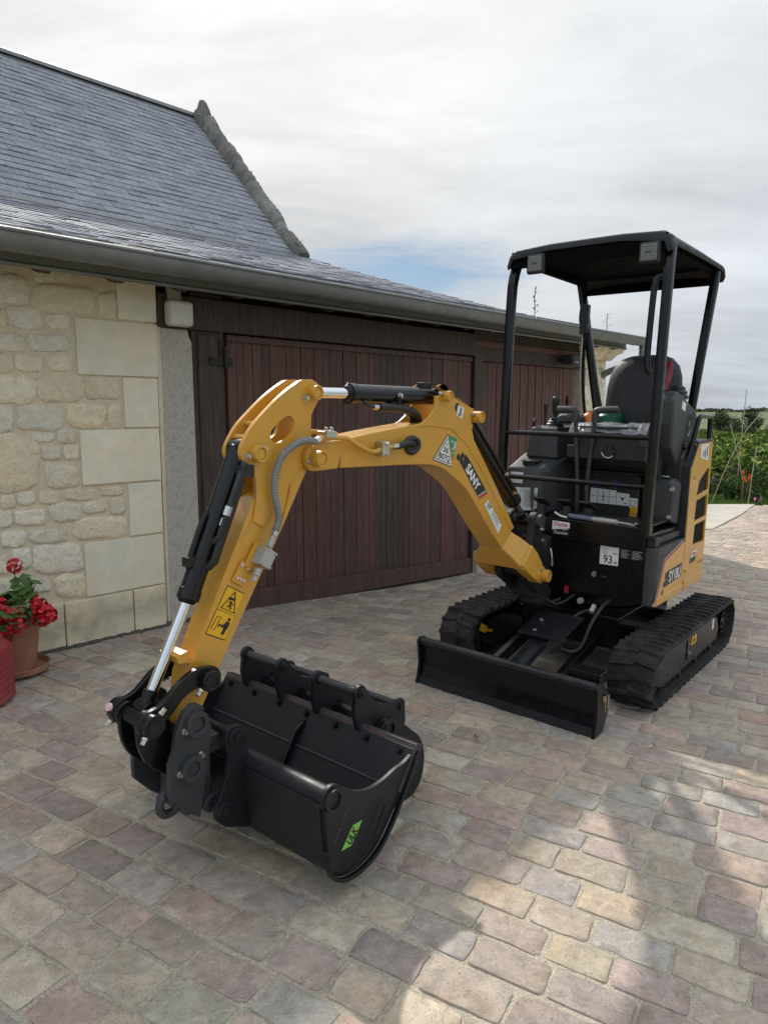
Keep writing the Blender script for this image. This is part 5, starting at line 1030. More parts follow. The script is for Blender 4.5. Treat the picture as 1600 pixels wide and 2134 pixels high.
decal('roof_sticker', can, [(.40, .05, 2.3715), (.40, .15, 2.3715), (.33, .16, 2.3715), (.33, .06, 2.3715)], SGR)
# grab rail on the rear panel, coiled microphone cord at the rear post
b = B(); b.tube(cr([(.0, .46, 1.18), (-.08, .465, 1.30), (-.17, .465, 1.45), (-.21, .465, 1.485), (-.26, .465, 1.49), (-.40, .465, 1.485), (-.425, .465, 1.465), (-.425, .465, 1.33)], 6), .0145, 12); b.build('hand_rail', BLK, exc, smooth=60)
cb = B(); hl = []
for k in range(420):
    t = k / 419; a = k * 2 * PI / 7.2; rr = .012; x = -.37 + .05 * math.sin(t * 3); y = -.36 + .05 * t; z = 2.03 - .62 * t; hl.append((x + rr * math.cos(a), y + rr * math.sin(a), z))
cb.tube(hl, .0042, 5); cord = cb.build('coiled_cord', HOS, exc, smooth=60)
b = B(); b.tube(cr([(-.38, -.37, 2.03), (-.37, -.40, 2.10), (-.38, -.40, 2.20), (-.39, -.37, 2.22)], 5), .0045, 6); b.bb((-.40, -.395, 2.02), (-.36, -.34, 2.21)); b.tube(cr([(-.36, -.31, 1.95), (-.37, -.27, 1.75), (-.36, -.20, 1.5), (-.34, -.13, 1.42)], 6), .013, 8); b.build('receiver', PLB, exc, bevel=.006)
# ---- undercarriage
uc = empty('undercarriage', None, exc)
b = B(); b.bb((-.42, -.30, .17), (.44, .30, .36)); b.cyl((0, 0, .36), (0, 0, .50), .30, n=40); b.bb((-.30, -.42, .20), (-.18, .42, .29)); b.bb((.18, -.42, .20), (.30, .42, .29)); b.build('centre_frame', BLK, uc, bevel=.01)
XR, XF, RR = -.625, .69, .147; ZC = .165
Ls = XF - XR; per = 2 * Ls + 2 * PI * RR
def tpath(t):
    t %= per
    if t < Ls: return V((XR + t, 0, ZC + RR)), V((0, 0, 1))
    t -= Ls
    if t < PI * RR: a = PI / 2 - t / RR; return V((XF + RR * math.cos(a), 0, ZC + RR * math.sin(a))), V((math.cos(a), 0, math.sin(a)))
    t -= PI * RR
    if t < Ls: return V((XF - t, 0, ZC - RR)), V((0, 0, -1))
    t -= Ls; a = -PI / 2 - t / RR; return V((XR + RR * math.cos(a), 0, ZC + RR * math.sin(a))), V((math.cos(a), 0, math.sin(a)))
for sy in (-1, 1):
    tr = empty('track', None, exc); y0, y1 = sy * .402, sy * .632; b = B(); NS = 110; rs = []
    for i in range(NS + 1):
        p, n_ = tpath(per * i / NS); rs.append([p + n_ * h + V((0, y, 0)) for y, h in ((y0, -.022), (y0, -.004), (y0 + sy * .012, .0), (y1 - sy * .012, .0), (y1, -.004), (y1, -.022))])
    b.rings(rs, False, False); nl = 46
    for k in range(nl):
        for hlf in (0, 1):
            t0 = per * (k + .5 * hlf) / nl; ya_, yb2 = ((y0 + sy * .004, y0 + sy * .125), (y0 + sy * .105, y1 - sy * .002))[hlf]; sk = .010 * (1 if hlf else -1)
            rr_ = []
            for y, ext in ((ya_, -.002 if hlf == 0 else .0), ((ya_ * .6 + yb2 * .4), 0), (yb2, 0)):
                prof_ = []
                for dt, h in ((-.0175, -.003), (-.009, .013), (.008, .015), (.0175, -.003)):
                    hk_ = h * (1 if y != (yb2 if hlf == 0 else ya_) else .75)
                    p, n_ = tpath(t0 + dt + sk * (y - ya_) / (yb2 - ya_) * 2); prof_.append(p + n_ * hk_ + V((0, y, 0)))
                rr_.append(prof_)
            b.rings(rr_)
    b.build('belt', RUB, tr, smooth=40, bevel=0)
    b = B(); ni = 64                                   # inner guide lugs
    for k in range(ni):
        p, n_ = tpath(per * k / ni); t_ = V((n_.z, 0, -n_.x)); c = p - n_ * .03
        for yy_ in (.47, .565): b.box(c + V((0, sy * yy_, 0)), (.018, .02, .03), Matrix(((t_.x, 0, n_.x), (0, 1, 0), (t_.z, 0, n_.z))))
    o = b.build('guide_lugs', RUB, tr, smooth=0); o['kind'] = 'stuff'
    b = B(); fo = [(-.46, .085), (.55, .07), (.66, .10), (.68, .20), (.58, .255), (-.30, .262), (-.44, .24), (-.50, .16)]; b.plate(fo, sy * .43, sy * .602); fr = b.build('track_frame', BLK, tr, bevel=.008)
    b = B(); b.bb((-.28, sy * .60, .258), (.60, sy * .612, .266)); b.build('frame_lip', BLK, tr)
    b = B(); b.cyl((XF, sy * .46, ZC), (XF, sy * .59, ZC), .115, n=32); b.cyl((XF, sy * .44, ZC), (XF, sy * .606, ZC), .05, n=24); b.build('idler', BLKS, tr, bevel=.006)
    b = B(); b.cyl((XR, sy * .48, ZC), (XR, sy * .56, ZC), .10, n=32); b.cyl((XR, sy * .42, ZC), (XR, sy * .60, ZC), .07, n=24)
    for k in range(11): a = 2 * PI * k / 11; b.box((XR + .115 * math.cos(a), sy * .52, ZC + .115 * math.sin(a)), (.03, .05, .04), Matrix.Rotation(-a, 3, 'Y'))
    b.build('sprocket', BLK, tr, bevel=.003)
    bolts(tr, [(XR + .05 * math.cos(k * PI / 3), sy * .60, ZC + .05 * math.sin(k * PI / 3)) for k in range(6)], (0, sy, 0), .009, .008, BLKS)
    for x in (-.32, -.02, .28): b = B(); b.cyl((x, sy * .45, .075), (x, sy * .585, .075), .05, n=24); b.cyl((x, sy * .44, .075), (x, sy * .605, .075), .022, n=16); b.build('roller', BLKS, tr, bevel=.004)
    if sy > 0:
        decal('track_sticker', tr, quadY(.6022, [(.09, .235), (.0, .235), (.0, .185), (.09, .185)]), WYE); b = B(); b.tube([(.07, .604, .2), (.05, .604, .225), (.03, .604, .2)], .003, 4, closed=True); b.build('sticker_mark', INK, tr); decal('grease_sticker', tr, quadY(.6022, [(-.33, .245), (-.37, .245), (-.37, .18), (-.33, .18)]), WHT); bolts(tr, [(.15, .602, .215), (.13, .602, .15)], (0, 1, 0), .009, .008); b = B(); b.bb((.165, .6, .12), (.175, .606, .235)); b.build('frame_rib', BLK, tr)
    else:
        decal('direction_arrow', tr, [(.70, -.4295, .24), (.62, -.4295, .20), (.63, -.4295, .19), (.56, -.4295, .17), (.57, -.4295, .155), (.635, -.4295, .175), (.64, -.4295, .165), (.72, -.4295, .20)], WYE)
# ---- dozer blade
bl = empty('dozer_blade', None, exc); BW = .503
fr_ = [(q[0], q[1]) for q in cr([(1.222, .0), (1.205, .045), (1.188, .11), (1.188, .17), (1.198, .215), (1.215, .238)], 5)]
b = B(); b.plate(fr_ + [(1.205, .252), (1.175, .25), (1.165, .17), (1.165, .11), (1.18, .03), (1.198, .0)], -BW, BW); b.build('mouldboard', BLK, bl, smooth=50, bevel=.003)
b = B(); b.cyl((1.196, -BW, .238), (1.196, BW, .238), .022, n=24); b.build('top_tube', mat('worn_highlight_black', (.03, .031, .034), .28, var=.5, vs=30, metal=.3), bl, smooth=60)  # lighter grey for wear, and for the broad highlight put into its colour
b = B(); b.plate([(1.226, .002), (1.213, .043), (1.206, .041), (1.216, .002)], -BW + .002, BW - .002); b.build('wear_edge', BLKS, bl, bevel=.002)
for sy in (-1, 1):
    b = B(); b.plate([(1.236, .0), (1.22, .06), (1.212, .12), (1.222, .2), (1.232, .245), (1.215, .262), (1.17, .258), (1.105, .20), (1.08, .19), (1.075, .10), (1.10, .06), (1.11, .045), (1.13, .01), (1.19, .0)], sy * (BW - .004), sy * (BW + .012), [[(1.165, .205), (1.125, .185), (1.125, .15), (1.165, .16)]]); b.build('end_plate', BLK, bl, bevel=.003)
    b = B(); b.plate([(1.10, .10), (1.0, .14), (.45, .27), (.42, .21), (.98, .07), (1.16, .05)], sy * .17, sy * .21); b.build('push_arm', BLK, bl, bevel=.005)
b = B(); b.bb((1.08, .34, .235), (1.17, .50, .29)); b.build('extension_stop', BLK, bl, bevel=.003)
b = B(); b.cyl((1.12, .505, .10), (1.12, .505, .18), .012, n=8); b.cyl((1.09, .51, .11), (1.09, .51, .175), .01, n=8); b.build('extension_pin', mat('brass_plated', (.42, .37, .22), .4, metal=.7), bl)
b = B(); b.cyl((1.12, 0, .15), (.80, 0, .24), .045, n=24); b.cyl((.80, 0, .24), (.42, 0, .32), .02, n=16); bolt(b, (1.05, .0, .215), (.0, 0, 1), .012, .012); b.build('blade_cylinder', BLKS, bl, bevel=.004)
b = B(); rot = Matrix.Rotation(.22, 3, 'Y'); b.box((.72, .03, .33), (.30, .26, .010), rot); cpn = b.build('cylinder_guard', BLKS, bl, bevel=.003)
bolts(bl, [(.70, -.04, .34), (.82, -.02, .315)], (0, 0, 1), .012, .008)
b = B(); b.tube(cr([(.50, .26, .47), (.58, .25, .44), (.66, .23, .36), (.72, .21, .25), (.76, .17, .22), (.80, .12, .24)], 6), .011, 8); b.tube(cr([(.48, .18, .40), (.56, .12, .38), (.66, .06, .30), (.80, .04, .26)], 6), .010, 8); b.tube(cr([(.49, -.30, .42), (.56, -.2, .38), (.6, -.1, .40), (.55, 0, .44)], 6), .010, 8); b.tube(cr([(.49, .05, .46), (.60, .0, .42), (.62, -.1, .46)], 6), .009, 8); b.build('hydraulic_hose', HOS, exc, smooth=60)
b = B(); b.box((.62, .22, .44), (.05, .02, .02), Matrix.Rotation(.6, 3, 'Y')); b.build('hose_coupling', SGR, exc, bevel=.002); b = B(); b.cyl((.50, .10, .44), (.52, .10, .44), .018, n=10); b.build('hose_coupling', SGR, exc, bevel=.002)
b = B(); b.bb((.50, .0, .47), (.512, .022, .51)); b.build('red_tag', mat('red_tag', (.4, .02, .03), .5), exc)
# ------------------------------------------------------------------ two digging buckets standing behind the wide one
def digging_bucket(y0, y1, ears, label):
    db = empty('digging_bucket', MM); tag(db, label, 'bucket', 'digging buckets set down beside the excavator arm')
    outer = [(q[0], q[1]) for q in cr([(2.31, .365), (2.255, .338), (2.19, .285), (2.125, .225), (2.094, .135), (2.117, .040), (2.185, .004), (2.30, .002), (2.45, .012)], 4)]
    inn = offs(outer, .012)
    if (V(inner[10]) - V((2.3, .17))).length == 0: pass
    if (V(inn[14]) - V((2.3, .17))).length > (V(outer[14]) - V((2.3, .17))).length: inn = offs(outer, -.012)
    b = B(); b.plate(outer + list(reversed(inn)), y0, y1); b.build('shell', BLKS, db, smooth=50, bevel=.002)
    side = outer + [(2.475, .03), (2.455, .12), (2.41, .22)] + [(q[0], q[1]) for q in cr([(2.392, .268), (2.385, .305), (2.365, .345), (2.335, .372)], 4)]
    for y_ in (y0 - .012, y1):
        b = B(); b.plate(side, y_, y_ + .012); b.build('end_plate', BLKS, db, bevel=.003)
    b = B(); b.cyl((2.327, y0, .333), (2.327, y1, .333), .037, n=28); b.pipe((2.327, y1 + .010, .333), (2.327, y1 + .02, .333), .033, .024); b.build('torque_tube', BLK, db, smooth=50)
    for e in ears:
        b = B(); ep = arc(2.430, .490, .030, -30, 130, 7) + [(2.36, .445), (2.30, .405), (2.25, .398)] + arc(2.192, .366, .028, 70, 200, 6) + [(2.16, .30), (2.17, .26), (2.35, .26), (2.40, .30), (2.445, .36), (2.462, .42)]
        b.plate(ep, e - .009, e + .009); b.build('ear', BLKS, db, bevel=.003)
        b = B(); b.tube([(2.327 + .041 * math.cos(a), e + .012, .333 + .041 * math.sin(a)) for a in [math.radians(20 + 140 * k / 9) for k in range(10)]], .005, 6); b.build('weld_bead', BLK, db)
        b = B(); b.cyl((2.430, e + .008, .490), (2.430, e + .020, .490), .017, n=16); b.cyl((2.430, e + .02, .490), (2.430, e + .028, .490), .011, n=6); b.build('pin_head', BLKS, db, bevel=.001); b = B(); b.cyl((2.192, e + .008, .366), (2.192, e + .018, .366), .015, n=16); b.build('pin_head', BLKS, db, bevel=.001)
    for x, z in ((2.430, .490), (2.192, .366)): b = B(); b.cyl((x, ears[0], z), (x, ears[1], z), .0155, n=18); b.build('bucket_pin', GRY, db, smooth=60)
digging_bucket(-.295, .158, (-.095, .112), 'black digging bucket nearer the dozer blade, its end plate past the wide bucket')
digging_bucket(-.612, -.345, (-.50, -.292), 'narrow black digging bucket on the side towards the barn wall')
# ------------------------------------------------------------------ lamp and floodlight on the barn
b = B(); b.bb((.065, .03, 2.05), (.24, .125, 2.212)); o = b.build('wall_lamp', mat('ivory_plastic', (.62, .60, .54), .45, var=.06), None, bevel=.028, seg=4); o.matrix_world = WM; tag(o, 'ivory white square box lamp above the stucco pilaster', 'lamp')
b = B(); b.bb((.10, .0, 2.10), (.20, .035, 2.30)); b.build('bracket', SGR, o, bevel=.006)
fl = empty('floodlight', WM); tag(fl, 'dark metal floodlight under the eaves by the corner pier', 'lamp')
b = B(); b.rings([[V((5.07 + s_ * k, d_, 2.085 + z_ * k)) for s_, z_ in ((-.085, -.055), (.085, -.055), (.085, .055), (-.085, .055))] for d_, k in ((.05, .8), (.10, 1.0), (.22, 1.05))]); b.build('housing', PLA, fl, bevel=.012)
b = B(); b.bb((4.995, .221, 2.04), (5.145, .226, 2.13)); b.build('glass', INK, fl, bevel=.006); b = B(); b.bb((5.03, .226, 2.05), (5.11, .229, 2.062)); b.build('lamp_tube', SGR, fl); b = B(); b.bb((5.04, .0, 2.06), (5.10, .06, 2.12)); b.build('arm', PLA, fl)
# ------------------------------------------------------------------ plants in the gutter
LEAFW = mat('weed_leaf', (.10, .13, .05), .6, var=.2); STEM = mat('weed_stem', (.16, .14, .07), .7)
def leaf(b, p, d, ln, w, droop=.25, up_=V((0, 0, 1))):
    d = V(d).normalized(); sdv = d.cross(up_); sdv = sdv.normalized() if sdv.length > .01 else V((1, 0, 0)); p = V(p)
    m1 = p + d * ln * .5 + V((0, 0, ln * .06)); tip = p + d * ln - V((0, 0, ln * droop))
    b.add([p, m1 + sdv * w, tip, m1 - sdv * w], [(0, 1, 2, 3)])
for s_, hgt, nl, lb in ((3.81, .33, 15, 'thin weed growing from the roof edge left of the rear post'), (5.315, .23, 9, 'small weed growing in the gutter beside the digger seat')):
    w_ = empty('roof_weed', WM @ Matrix.Translation((s_, .44, 2.36))); tag(w_, lb, 'weed'); r2 = random.Random(int(s_ * 10)); top_ = cr([(0, 0, 0), (.015, 0, hgt * .35), (.0, 0, hgt * .7), (.02, 0, hgt)], 5)
    b = B(); b.tube(top_, .0045, 5); b.build('stem', STEM, w_); b = B()
    for k in range(nl):
        t = (k + 1) / nl; p = top_[int(t * (len(top_) - 1))]; a = r2.uniform(0, 6.28); leaf(b, p, (math.cos(a), math.sin(a), r2.uniform(.2, .8)), r2.uniform(.05, .09) * (1.2 - .5 * t), .009)
    o = b.build('leaves', LEAFW, w_, smooth=0, normals=False)
# ------------------------------------------------------------------ flower pot, geranium, red canister
TER = mat('terracotta', (.33, .145, .085), .8, var=.15, vs=9, bump=.002, bs=60, dust=((.42, .30, .22), .5, 7))
pz = yard_z(-2.03, 3.80) + .008; PT = Matrix.Translation((-2.045, 3.80, pz))
b = B(); b.lathe([(0, .004), (.125, .004), (.165, .012), (.172, .045), (.166, .046), (.155, .016), (0, .014)], n=40); o = b.build('saucer', TER, None, smooth=40); o.matrix_world = PT; tag(o, 'round terracotta saucer under the flower pot', 'saucer')
b = B(); b.lathe([(0, .016), (.098, .016), (.104, .05), (.126, .235), (.136, .24), (.141, .30), (.138, .308), (.128, .308), (.122, .25), (0, .26)], n=44); pot = b.build('flower_pot', TER, None, smooth=35); pot.matrix_world = PT; tag(pot, 'terracotta flower pot against the limestone plinth', 'pot')
b = B(); b.lathe([(0, .261), (.118, .265), (.05, .275), (0, .275)], n=20); b.build('soil', mat('potting_soil', (.05, .038, .028), .95, bump=.01), pot)
ger = empty('geranium', PT @ Matrix.Translation((0, 0, .27))); tag(ger, 'red geranium in bloom in the terracotta pot', 'plant')
GL = mat('geranium_leaf', (.075, .15, .035), .5, var=.3, vs=30); PET = mat('geranium_petal', (.56, .012, .022), .55, var=.22, vs=60, objvar=.12)
gr = random.Random(5)
def disc_leaf(b, c, nrm_, r, n=11):
    c = V(c); nrm_ = V(nrm_).normalized(); x = nrm_.orthogonal().normalized(); y = nrm_.cross(x); pts = []
    for k in range(n):
        a = 2 * PI * k / n; rr = r * (1 + .1 * (1 if k % 2 else -1)); rr *= .35 if k == 0 else 1; pts.append(c + (x * math.cos(a) + y * math.sin(a)) * rr + nrm_ * (.22 * r + .08 * r * gr.uniform(-1, 1)))
    b.add([c] + pts, [(0, k + 1, (k + 1) % n + 1) for k in range(n)])
stems = B()
for k in range(80):
    a = gr.uniform(0, 6.28); rr = gr.uniform(.03, .20); zz = gr.uniform(.0, .10) + .10 * (1 - rr / .17)
    c = V((rr * math.cos(a), rr * math.sin(a), zz)); stems.tube([V((c.x * .2, c.y * .2, -.01)), c * .75 + V((0, 0, .0)), c], .0025, 4); b = B(); disc_leaf(b, c, (c.x * 3 + gr.uniform(-.3, .3), c.y * 3 + gr.uniform(-.3, .3), .8), gr.uniform(.026, .050)); b.build('leaf', GL, ger, smooth=50, normals=False)
for k in range(14):
    c = V((.085 + gr.uniform(-.06, .06), gr.uniform(-.05, .05), .20 + gr.uniform(-.04, .05))); stems.tube([V((.02, 0, 0)), V((.05, 0, .12)), c], .003, 4); b = B(); disc_leaf(b, c, (gr.uniform(-.5, .6), gr.uniform(-.9, .1), .8), gr.uniform(.025, .04)); b.build('leaf', GL, ger, smooth=50, normals=False)
heads = [((.045, -.03, .335), .038), ((-.04, -.12, .075), .062), ((.02, -.14, .04), .062), ((.06, -.10, .08), .055), ((-.005, -.13, .10), .058), ((.02, -.15, -.02), .045), ((-.03, -.09, .135), .05), ((.195, -.06, .10), .052), ((.225, -.05, .065), .045), ((.19, -.07, .055), .045), ((.165, -.04, .135), .04), ((-.11, -.08, .10), .055), ((.09, -.12, .035), .045), ((-.10, -.13, .02), .05)]
for c, r in heads:
    c = V(c); stems.tube(cr([V((c.x * .25, c.y * .25, 0)), V((c.x * .7, c.y * .6, c.z * .6)), c], 4), .003, 5); b = B()
    for k in range(int(46 * (r / .05) ** 1.3)):
        d = V((gr.gauss(0, 1), gr.gauss(0, 1), gr.gauss(.2, 1))).normalized(); p = c + d * r * gr.uniform(.75, 1.05) * V((1, 1, .8)).length / 1.62
        x = d.orthogonal().normalized(); y = d.cross(x); x, y = x * math.cos(k) + y * math.sin(k), y * math.cos(k) - x * math.sin(k); q = .0125
        b.add([p, p + x * q + y * q * .6 + d * .004, p + y * q * 1.5 + d * .001, p - x * q + y * q * .6 + d * .005, p - x * q * .9 - y * q * .7 + d * .003, p + x * q * .9 - y * q * .7 + d * .003], [(0, 1, 2), (0, 2, 3), (0, 3, 4), (0, 4, 5), (0, 5, 1)])
    b.build('flower_head', PET, ger, smooth=0, normals=False)
stems.build('stems', mat('green_stem', (.08, .12, .04), .6), ger, smooth=50)
REDC = mat('red_plastic', (.30, .028, .035), .42, var=.12, vs=6, bump=.001, bs=50, dust=((.35, .16, .15), .35, 9))
cz = yard_z(-2.0, 3.37) + .008; jc = empty('red_canister', Matrix.Translation((-2.03, 3.385, cz)) @ Matrix.Rotation(.12, 4, 'Z')); tag(jc, 'red plastic canister with ribbed sides at the left edge', 'canister')
def cring(z, hx, hy, r=.035, ch=0):
    out_ = []
    for qx, qy, a0 in ((1, 1, 0), (-1, 1, 90), (-1, -1, 180), (1, -1, 270)):
        for k in range(4): a = math.radians(a0 + 30 * k); out_.append(V((qx * (hx - r) + r * math.cos(a), qy * (hy - r) + r * math.sin(a), z)))
    return out_
b = B(); rs = [cring(.0, .15, .09), cring(.012, .158, .098)]
for k in range(6): z = .03 + k * .034; rs += [cring(z, .158, .098), cring(z + .003, .1555, .0955), cring(z + .006, .1555, .0955), cring(z + .009, .158, .098)]
rs += [cring(.25, .158, .098), cring(.275, .155, .095), cring(.32, .10, .085), cring(.35, .07, .06)]; b.rings(rs); b.build('body', REDC, jc, smooth=40, bevel=.003)
b = B(); b.tube(cr([(-.06, 0, .345), (-.06, 0, .385), (-.02, 0, .395), (.04, 0, .385), (.06, 0, .34)], 4), .014, 10); b.cyl((.09, 0, .31), (.11, 0, .345), .028, n=16); b.build('handle', REDC, jc, smooth=50)
b = B(); lz = yard_z(.42, 3.08) + .012
for k in range(4): a = k * 1.7; leaf(b, (.42, 3.08, lz), (math.cos(a), math.sin(a), .5), .022, .006, -.2)
o = b.build('fallen_leaf', mat('dry_red_leaf', (.16, .03, .02), .6), None, smooth=0, normals=False); tag(o, 'small curled red leaf lying on the paving before the blade', 'leaf')
# ------------------------------------------------------------------ country beyond the yard
GR = mat('meadow_grass', (.075, .105, .028), .9, var=.3, vs=.8, bump=.03, bs=4)
def prof_z(r):
    T = [(0, -.4), (12.3, -.4), (12.9, -.09), (15.4, -.17), (17.6, -.6), (60, -1.25), (160, -2.2), (420, -3), (800, -1), (1300, 3), (2500, 5), (3600, 4)]
    for (a, za), (c, zb) in zip(T, T[1:]):
        if r <= c: return za + (zb - za) * (r - a) / (c - a)
    return T[-1][1]
b = B(); RAD = [0, 6, 12.3, 12.9, 13.5, 14.5, 15.4, 16.4, 17.6, 22, 30, 45, 70, 110, 160, 250, 420, 600, 800, 1000, 1300, 1800, 2500, 3600]; NA = 72
for r in RAD:
    for k in range(NA):
        a = 2 * PI * k / NA; X, Y = r * math.sin(a), r * math.cos(a)
        b.v.append((X, Y, (prof_z(r * 1.0) + (2.2 * noise.noise(V((X / 420, Y / 420, 0))) if r > 500 else 0))))
for i in range(len(RAD) - 1):
    for k in range(NA): b.f.append((i * NA + k, i * NA + (k + 1) % NA, (i + 1) * NA + (k + 1) % NA, (i + 1) * NA + k)); b.m.append(0); b.tint.append(None)
fld = b.build('field', GR, None, smooth=60); tag(fld, 'green open country falling away behind the yard', None, None, 'structure')
SLB = mat('pale_concrete', (.42, .39, .33), .9, var=.15, vs=5, bump=.002, bs=90, dust=((.2, .18, .15), .4, 3))
b = B(); sp = [(4.3, 12.05), (6.3, 11.98), (5.6, 11.0), (4.5, 9.6), (3.4, 9.8)]; b.add([(x, y, yard_z(x, y) + .014) for x, y in sp] + [(x, y, yard_z(x, y) - .1) for x, y in sp], [(0, 1, 2, 3, 4)] + [(i, 5 + i, 5 + (i + 1) % 5, (i + 1) % 5) for i in range(5)]); o = b.build('concrete_slab', SLB, None, smooth=0); tag(o, 'pale concrete slab at the edge of the lawn', None, None, 'structure')
vr = random.Random(11)
def rleaf(b, c, s, r_):
    n_ = V((r_.gauss(0, 1), r_.gauss(0, 1), r_.gauss(.5, 1))).normalized(); x = n_.orthogonal().normalized(); y = n_.cross(x); a = r_.uniform(0, 6.28); x, y = x * math.cos(a) + y * math.sin(a), y * math.cos(a) - x * math.sin(a); c = V(c)
    b.add([c + x * s, c + y * s * .7, c - x * s, c - y * s * .7], [(0, 1, 2, 3)])
def lmat(name, col, v_=.35): return mat(name, col, .85, var=v_, vs=1.7, tint=True, spec=.15)
VINE = lmat('vine_leaf', (1, 1, 1)); TREE = lmat('tree_leaf', (1, 1, 1)); SHR = lmat('shrub_leaf', (1, 1, 1))
def gz(x, y): return prof_z(math.hypot(x, y))
def polar(px, dist): a = math.atan((px - 800) / 1480 / math.cos(math.radians(8.05))); return dist * math.sin(a), dist * math.cos(a)
# lawn blades
b = B()
for k in range(26000):
    d_ = vr.uniform(12.9, 16.4); x, y = polar(vr.uniform(1330, 1760), d_)
    if y < 12.0: continue
    z = gz(x, y); h = vr.uniform(.035, .085); a = vr.uniform(0, 6.28); w_ = .009; k_ = vr.uniform(.6, 1.35); b.tc = (.105 * k_, .185 * k_ * vr.uniform(.9, 1.1), .03 * k_)
    b.add([(x - w_ * math.cos(a), y - w_ * math.sin(a), z), (x + w_ * math.cos(a), y + w_ * math.sin(a), z), (x + vr.uniform(-.03, .03), y + vr.uniform(-.03, .03), z + h)], [(0, 1, 2)])
o = b.build('lawn_grass', SHR, None, smooth=0, normals=False, tint=True); tag(o, 'mown green grass beyond the paving', 'grass', None, 'stuff')
# vineyard rows
b = B(); ra_ = math.radians(112)
for row in range(20):
    dc = 18.0 + row * 2.1 + row * row * .09
    for k in range(int(4200 if row < 4 else 2600)):
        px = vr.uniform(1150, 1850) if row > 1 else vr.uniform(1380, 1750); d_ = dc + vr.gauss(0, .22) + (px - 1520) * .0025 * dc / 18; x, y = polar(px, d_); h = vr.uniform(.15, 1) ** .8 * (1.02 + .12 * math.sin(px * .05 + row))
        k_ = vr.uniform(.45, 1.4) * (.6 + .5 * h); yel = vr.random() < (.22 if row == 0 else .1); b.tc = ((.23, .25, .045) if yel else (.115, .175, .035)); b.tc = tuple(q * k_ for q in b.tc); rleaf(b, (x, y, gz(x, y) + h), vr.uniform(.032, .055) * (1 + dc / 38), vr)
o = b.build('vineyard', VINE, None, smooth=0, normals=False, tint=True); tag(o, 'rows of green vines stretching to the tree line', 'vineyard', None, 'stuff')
# separate trees at the far side of the vines
def tree(px, dist, wd, ht, base, n, col, label, lean=0):
    x, y = polar(px, dist); z = gz(x, y); t = empty('tree', Matrix.Translation((x, y, z))); tag(t, label, 'tree', 'trees at the far side of the vineyard'); tr_ = random.Random(int(px))
    b = B(); b.tube(cr([(0, 0, -.2), (.05 * wd, 0, ht * .3), (-.02 * wd, 0, ht * .6), (0, 0, ht * .85)], 4), [.16 * wd * .3 * (1 - k / 16) + .02 for k in range(13)], 7)
    for k in range(6): a = k * 1.1; b.tube([(0, 0, ht * (.25 + .08 * k)), (wd * .3 * math.cos(a), wd * .3 * math.sin(a), ht * (.5 + .07 * k))], [.05, .015], 5)
    b.build('trunk', mat('tree_bark', (.06, .05, .04), .9), t); b = B()
    cl_ = [(V((tr_.gauss(0, .22) * wd, tr_.gauss(0, .22) * wd, base * ht + (1 - base) * ht * tr_.uniform(.1, .9))), tr_.uniform(.14, .26) * wd) for _ in range(16)]
    for k in range(n):
        c, r = tr_.choice(cl_); d = V((tr_.gauss(0, 1), tr_.gauss(0, 1), tr_.gauss(0, 1))).normalized() * r * tr_.uniform(.55, 1.05); kk = tr_.uniform(.6, 1.35); b.tc = tuple(q * kk for q in col); rleaf(b, c + d, wd * .028, tr_)
    b.build('crown', TREE, t, smooth=0, normals=False, tint=True)
tree(1486, 78, 3.4, 2.8, .12, 2600, (.06, .085, .03), 'round dark green tree just right of the excavator tail')
tree(1548, 62, 2.3, 3.1, .05, 2400, (.030, .046, .020), 'tallest and darkest tree behind the vines')
tree(1608, 84, 3.0, 2.5, .1, 1500, (.040, .055, .024), 'dark tree cut by the right edge of the photo')
tree(1292, 95, 4.5, 2.6, .1, 1200, (.045, .06, .028), 'tree partly seen between the barn corner and the seat')
b = B()
for k in range(9000):
    d_ = vr.uniform(950, 1250); px = vr.uniform(900, 1900); x, y = polar(px, d_); h = 3.0 + 3.4 * noise.noise(V((px * .02, 0, 0))) + 2 * noise.noise(V((px * .09, 2, 0))); kk = vr.uniform(.7, 1.2); b.tc = (.06 * kk, .078 * kk, .05 * kk); rleaf(b, (x, y, gz(x, y) + vr.uniform(0, 1) * h), vr.uniform(1.2, 2.2), vr)
o = b.build('far_wood', TREE, None, smooth=0, normals=False, tint=True); tag(o, 'far belt of woodland along the horizon', 'woodland', None, 'stuff')
# garden border: shrubs, flowers, stalks, low fence
def shrub(px, dist, wd, ht, n, col, label, ls=.03, z_=None):
    x, y = polar(px, dist); z = gz(x, y); t = empty('shrub', Matrix.Translation((x, y, z))); tag(t, label, 'shrub', 'shrubs in the garden border'); r_ = random.Random(int(px * 3)); st = B(); b = B()
    for k in range(14): a = r_.uniform(0, 6.28); st.tube([(0, 0, 0), (wd * .3 * math.cos(a), wd * .3 * math.sin(a), ht * .6)], [.012, .005], 5)
    cl_ = [(V((r_.gauss(0, .3) * wd, r_.gauss(0, .3) * wd, ht * r_.uniform(.15, .85))), r_.uniform(.12, .24) * wd) for _ in range(14)]
    for k in range(n):
        c, r = r_.choice(cl_); d = V((r_.gauss(0, 1), r_.gauss(0, 1), r_.gauss(0, 1))).normalized() * r * r_.uniform(.4, 1.05); p = c + d; p.z = max(p.z, .02); kk = r_.uniform(.5, 1.4); b.tc = tuple(q * kk for q in col); rleaf(b, p, ls * r_.uniform(.7, 1.3), r_)
    st.build('stems', STEM, t); b.build('foliage', SHR, t, smooth=0, normals=False, tint=True); return t
shrub(1545, 14.3, .55, .55, 2600, (.07, .12, .035), 'low dark shrub with pink and orange flowers by the paving', .022)
shrub(1502, 16.3, .75, .75, 2600, (.13, .17, .035), 'yellow green bush behind the low fence')
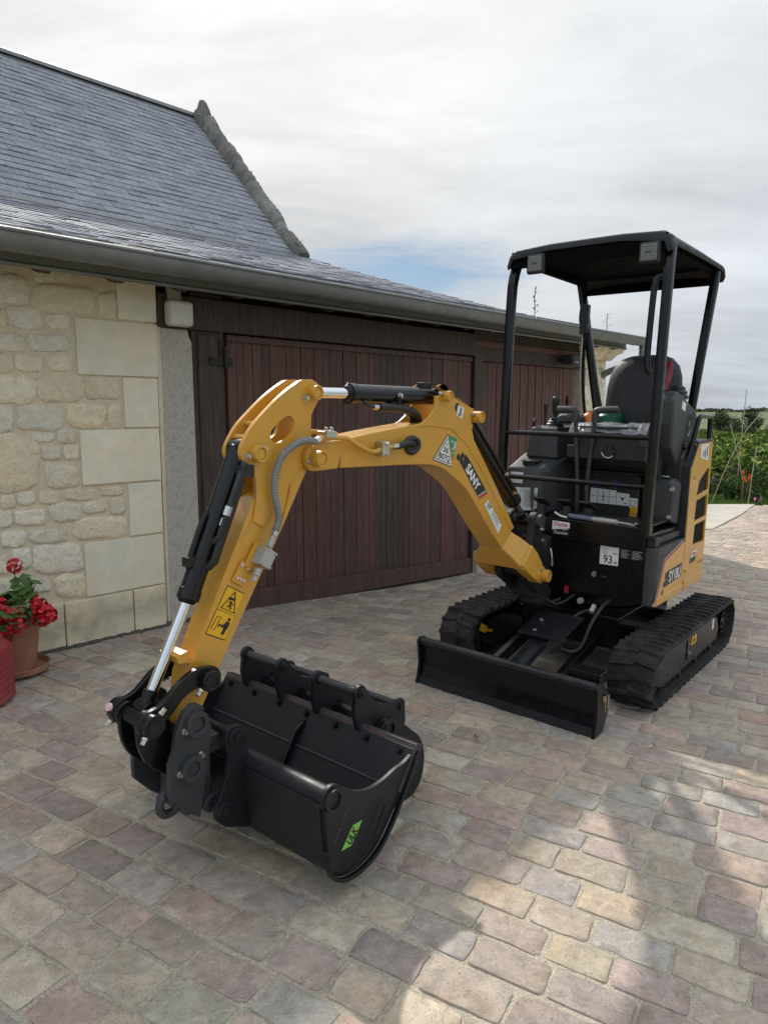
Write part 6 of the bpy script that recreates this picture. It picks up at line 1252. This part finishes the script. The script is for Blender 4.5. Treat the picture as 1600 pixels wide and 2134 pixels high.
shrub(1565, 16.0, .7, .75, 2600, (.10, .14, .05), 'grey green bush behind the orange flowers')
shrub(1610, 15.0, .6, .7, 1800, (.09, .13, .04), 'bush cut by the right edge of the photo')
shrub(1452, 16.4, .7, .7, 1800, (.13, .19, .04), 'pale green bush just beside the excavator tail panel')
for px, dist, hh, col, lb in ((1541, 14.0, .55, (.75, .16, .01), 'orange flowers in the garden border'), (1568, 13.75, .10, (.62, .22, .36), 'pink flower at the foot of the border')):
    x, y = polar(px, dist); z = gz(x, y); t = empty('garden_flower', Matrix.Translation((x, y, z))); tag(t, lb, 'flower'); b = B()
    pm = mat('petal_' + lb.split()[0], col, .6)
    for k in range(7 if hh > .3 else 3):
        c = V((vr.uniform(-.14, .14), vr.uniform(-.05, .05), hh + vr.uniform(-.14, .05) if hh > .3 else hh + vr.uniform(-.03, .05))); st = B(); st.tube([(c.x * .4, 0, 0), c], .004, 4); st.build('stem', STEM, t); b = B()
        for j in range(24): d = V((vr.gauss(0, 1), vr.gauss(0, 1), vr.gauss(0, 1))).normalized(); rleaf(b, c + d * .022, .016, vr)
        b.build('bloom', pm, t, smooth=0, normals=False)
for i, (px, dist, pts, lb) in enumerate(((1530, 14.2, [(0, 0, 0), (.02, 0, 1.0), (.06, 0, 2.02)], 'tall straight dry stalk in the border'), (1480, 13.8, [(0, 0, 0), (.28, 0, .8), (.62, 0, 1.42), (1.02, 0, 1.75)], 'long dry stalk leaning to the right'), (1545, 14.3, [(0, 0, .3), (-.16, 0, .9), (-.32, 0, 1.42)], 'dry stalk leaning to the left'), (1556, 13.5, [(0, 0, 0), (.04, 0, .6), (.08, 0, 1.05)], 'short dry stalk beside the orange flowers'))):
    x, y = polar(px, dist); b = B(); b.tube(cr(pts, 6), .0075, 5); o = b.build('dry_stalk', mat('straw', (.40, .36, .22), .8), None, smooth=60); o.location = (x, y, gz(x, y)); tag(o, lb, 'stalk', 'dry stalks in the border')
x, y = polar(1470, 16.0); fn_ = empty('low_fence', Matrix.Translation((x, y, gz(x, y)))); tag(fn_, 'low weathered wooden fence behind the lawn', 'fence'); FW = mat('grey_fence_wood', (.12, .105, .09), .85, var=.3)
for k in range(5): b = B(); b.bb((-.6 + k * .35, -.02, 0), (-.56 + k * .35, .02, .45)); b.build('post', FW, fn_)
for zz in (.18, .36): b = B(); b.bb((-.7, -.035, zz), (.95, -.02, zz + .06)); b.build('rail', FW, fn_)
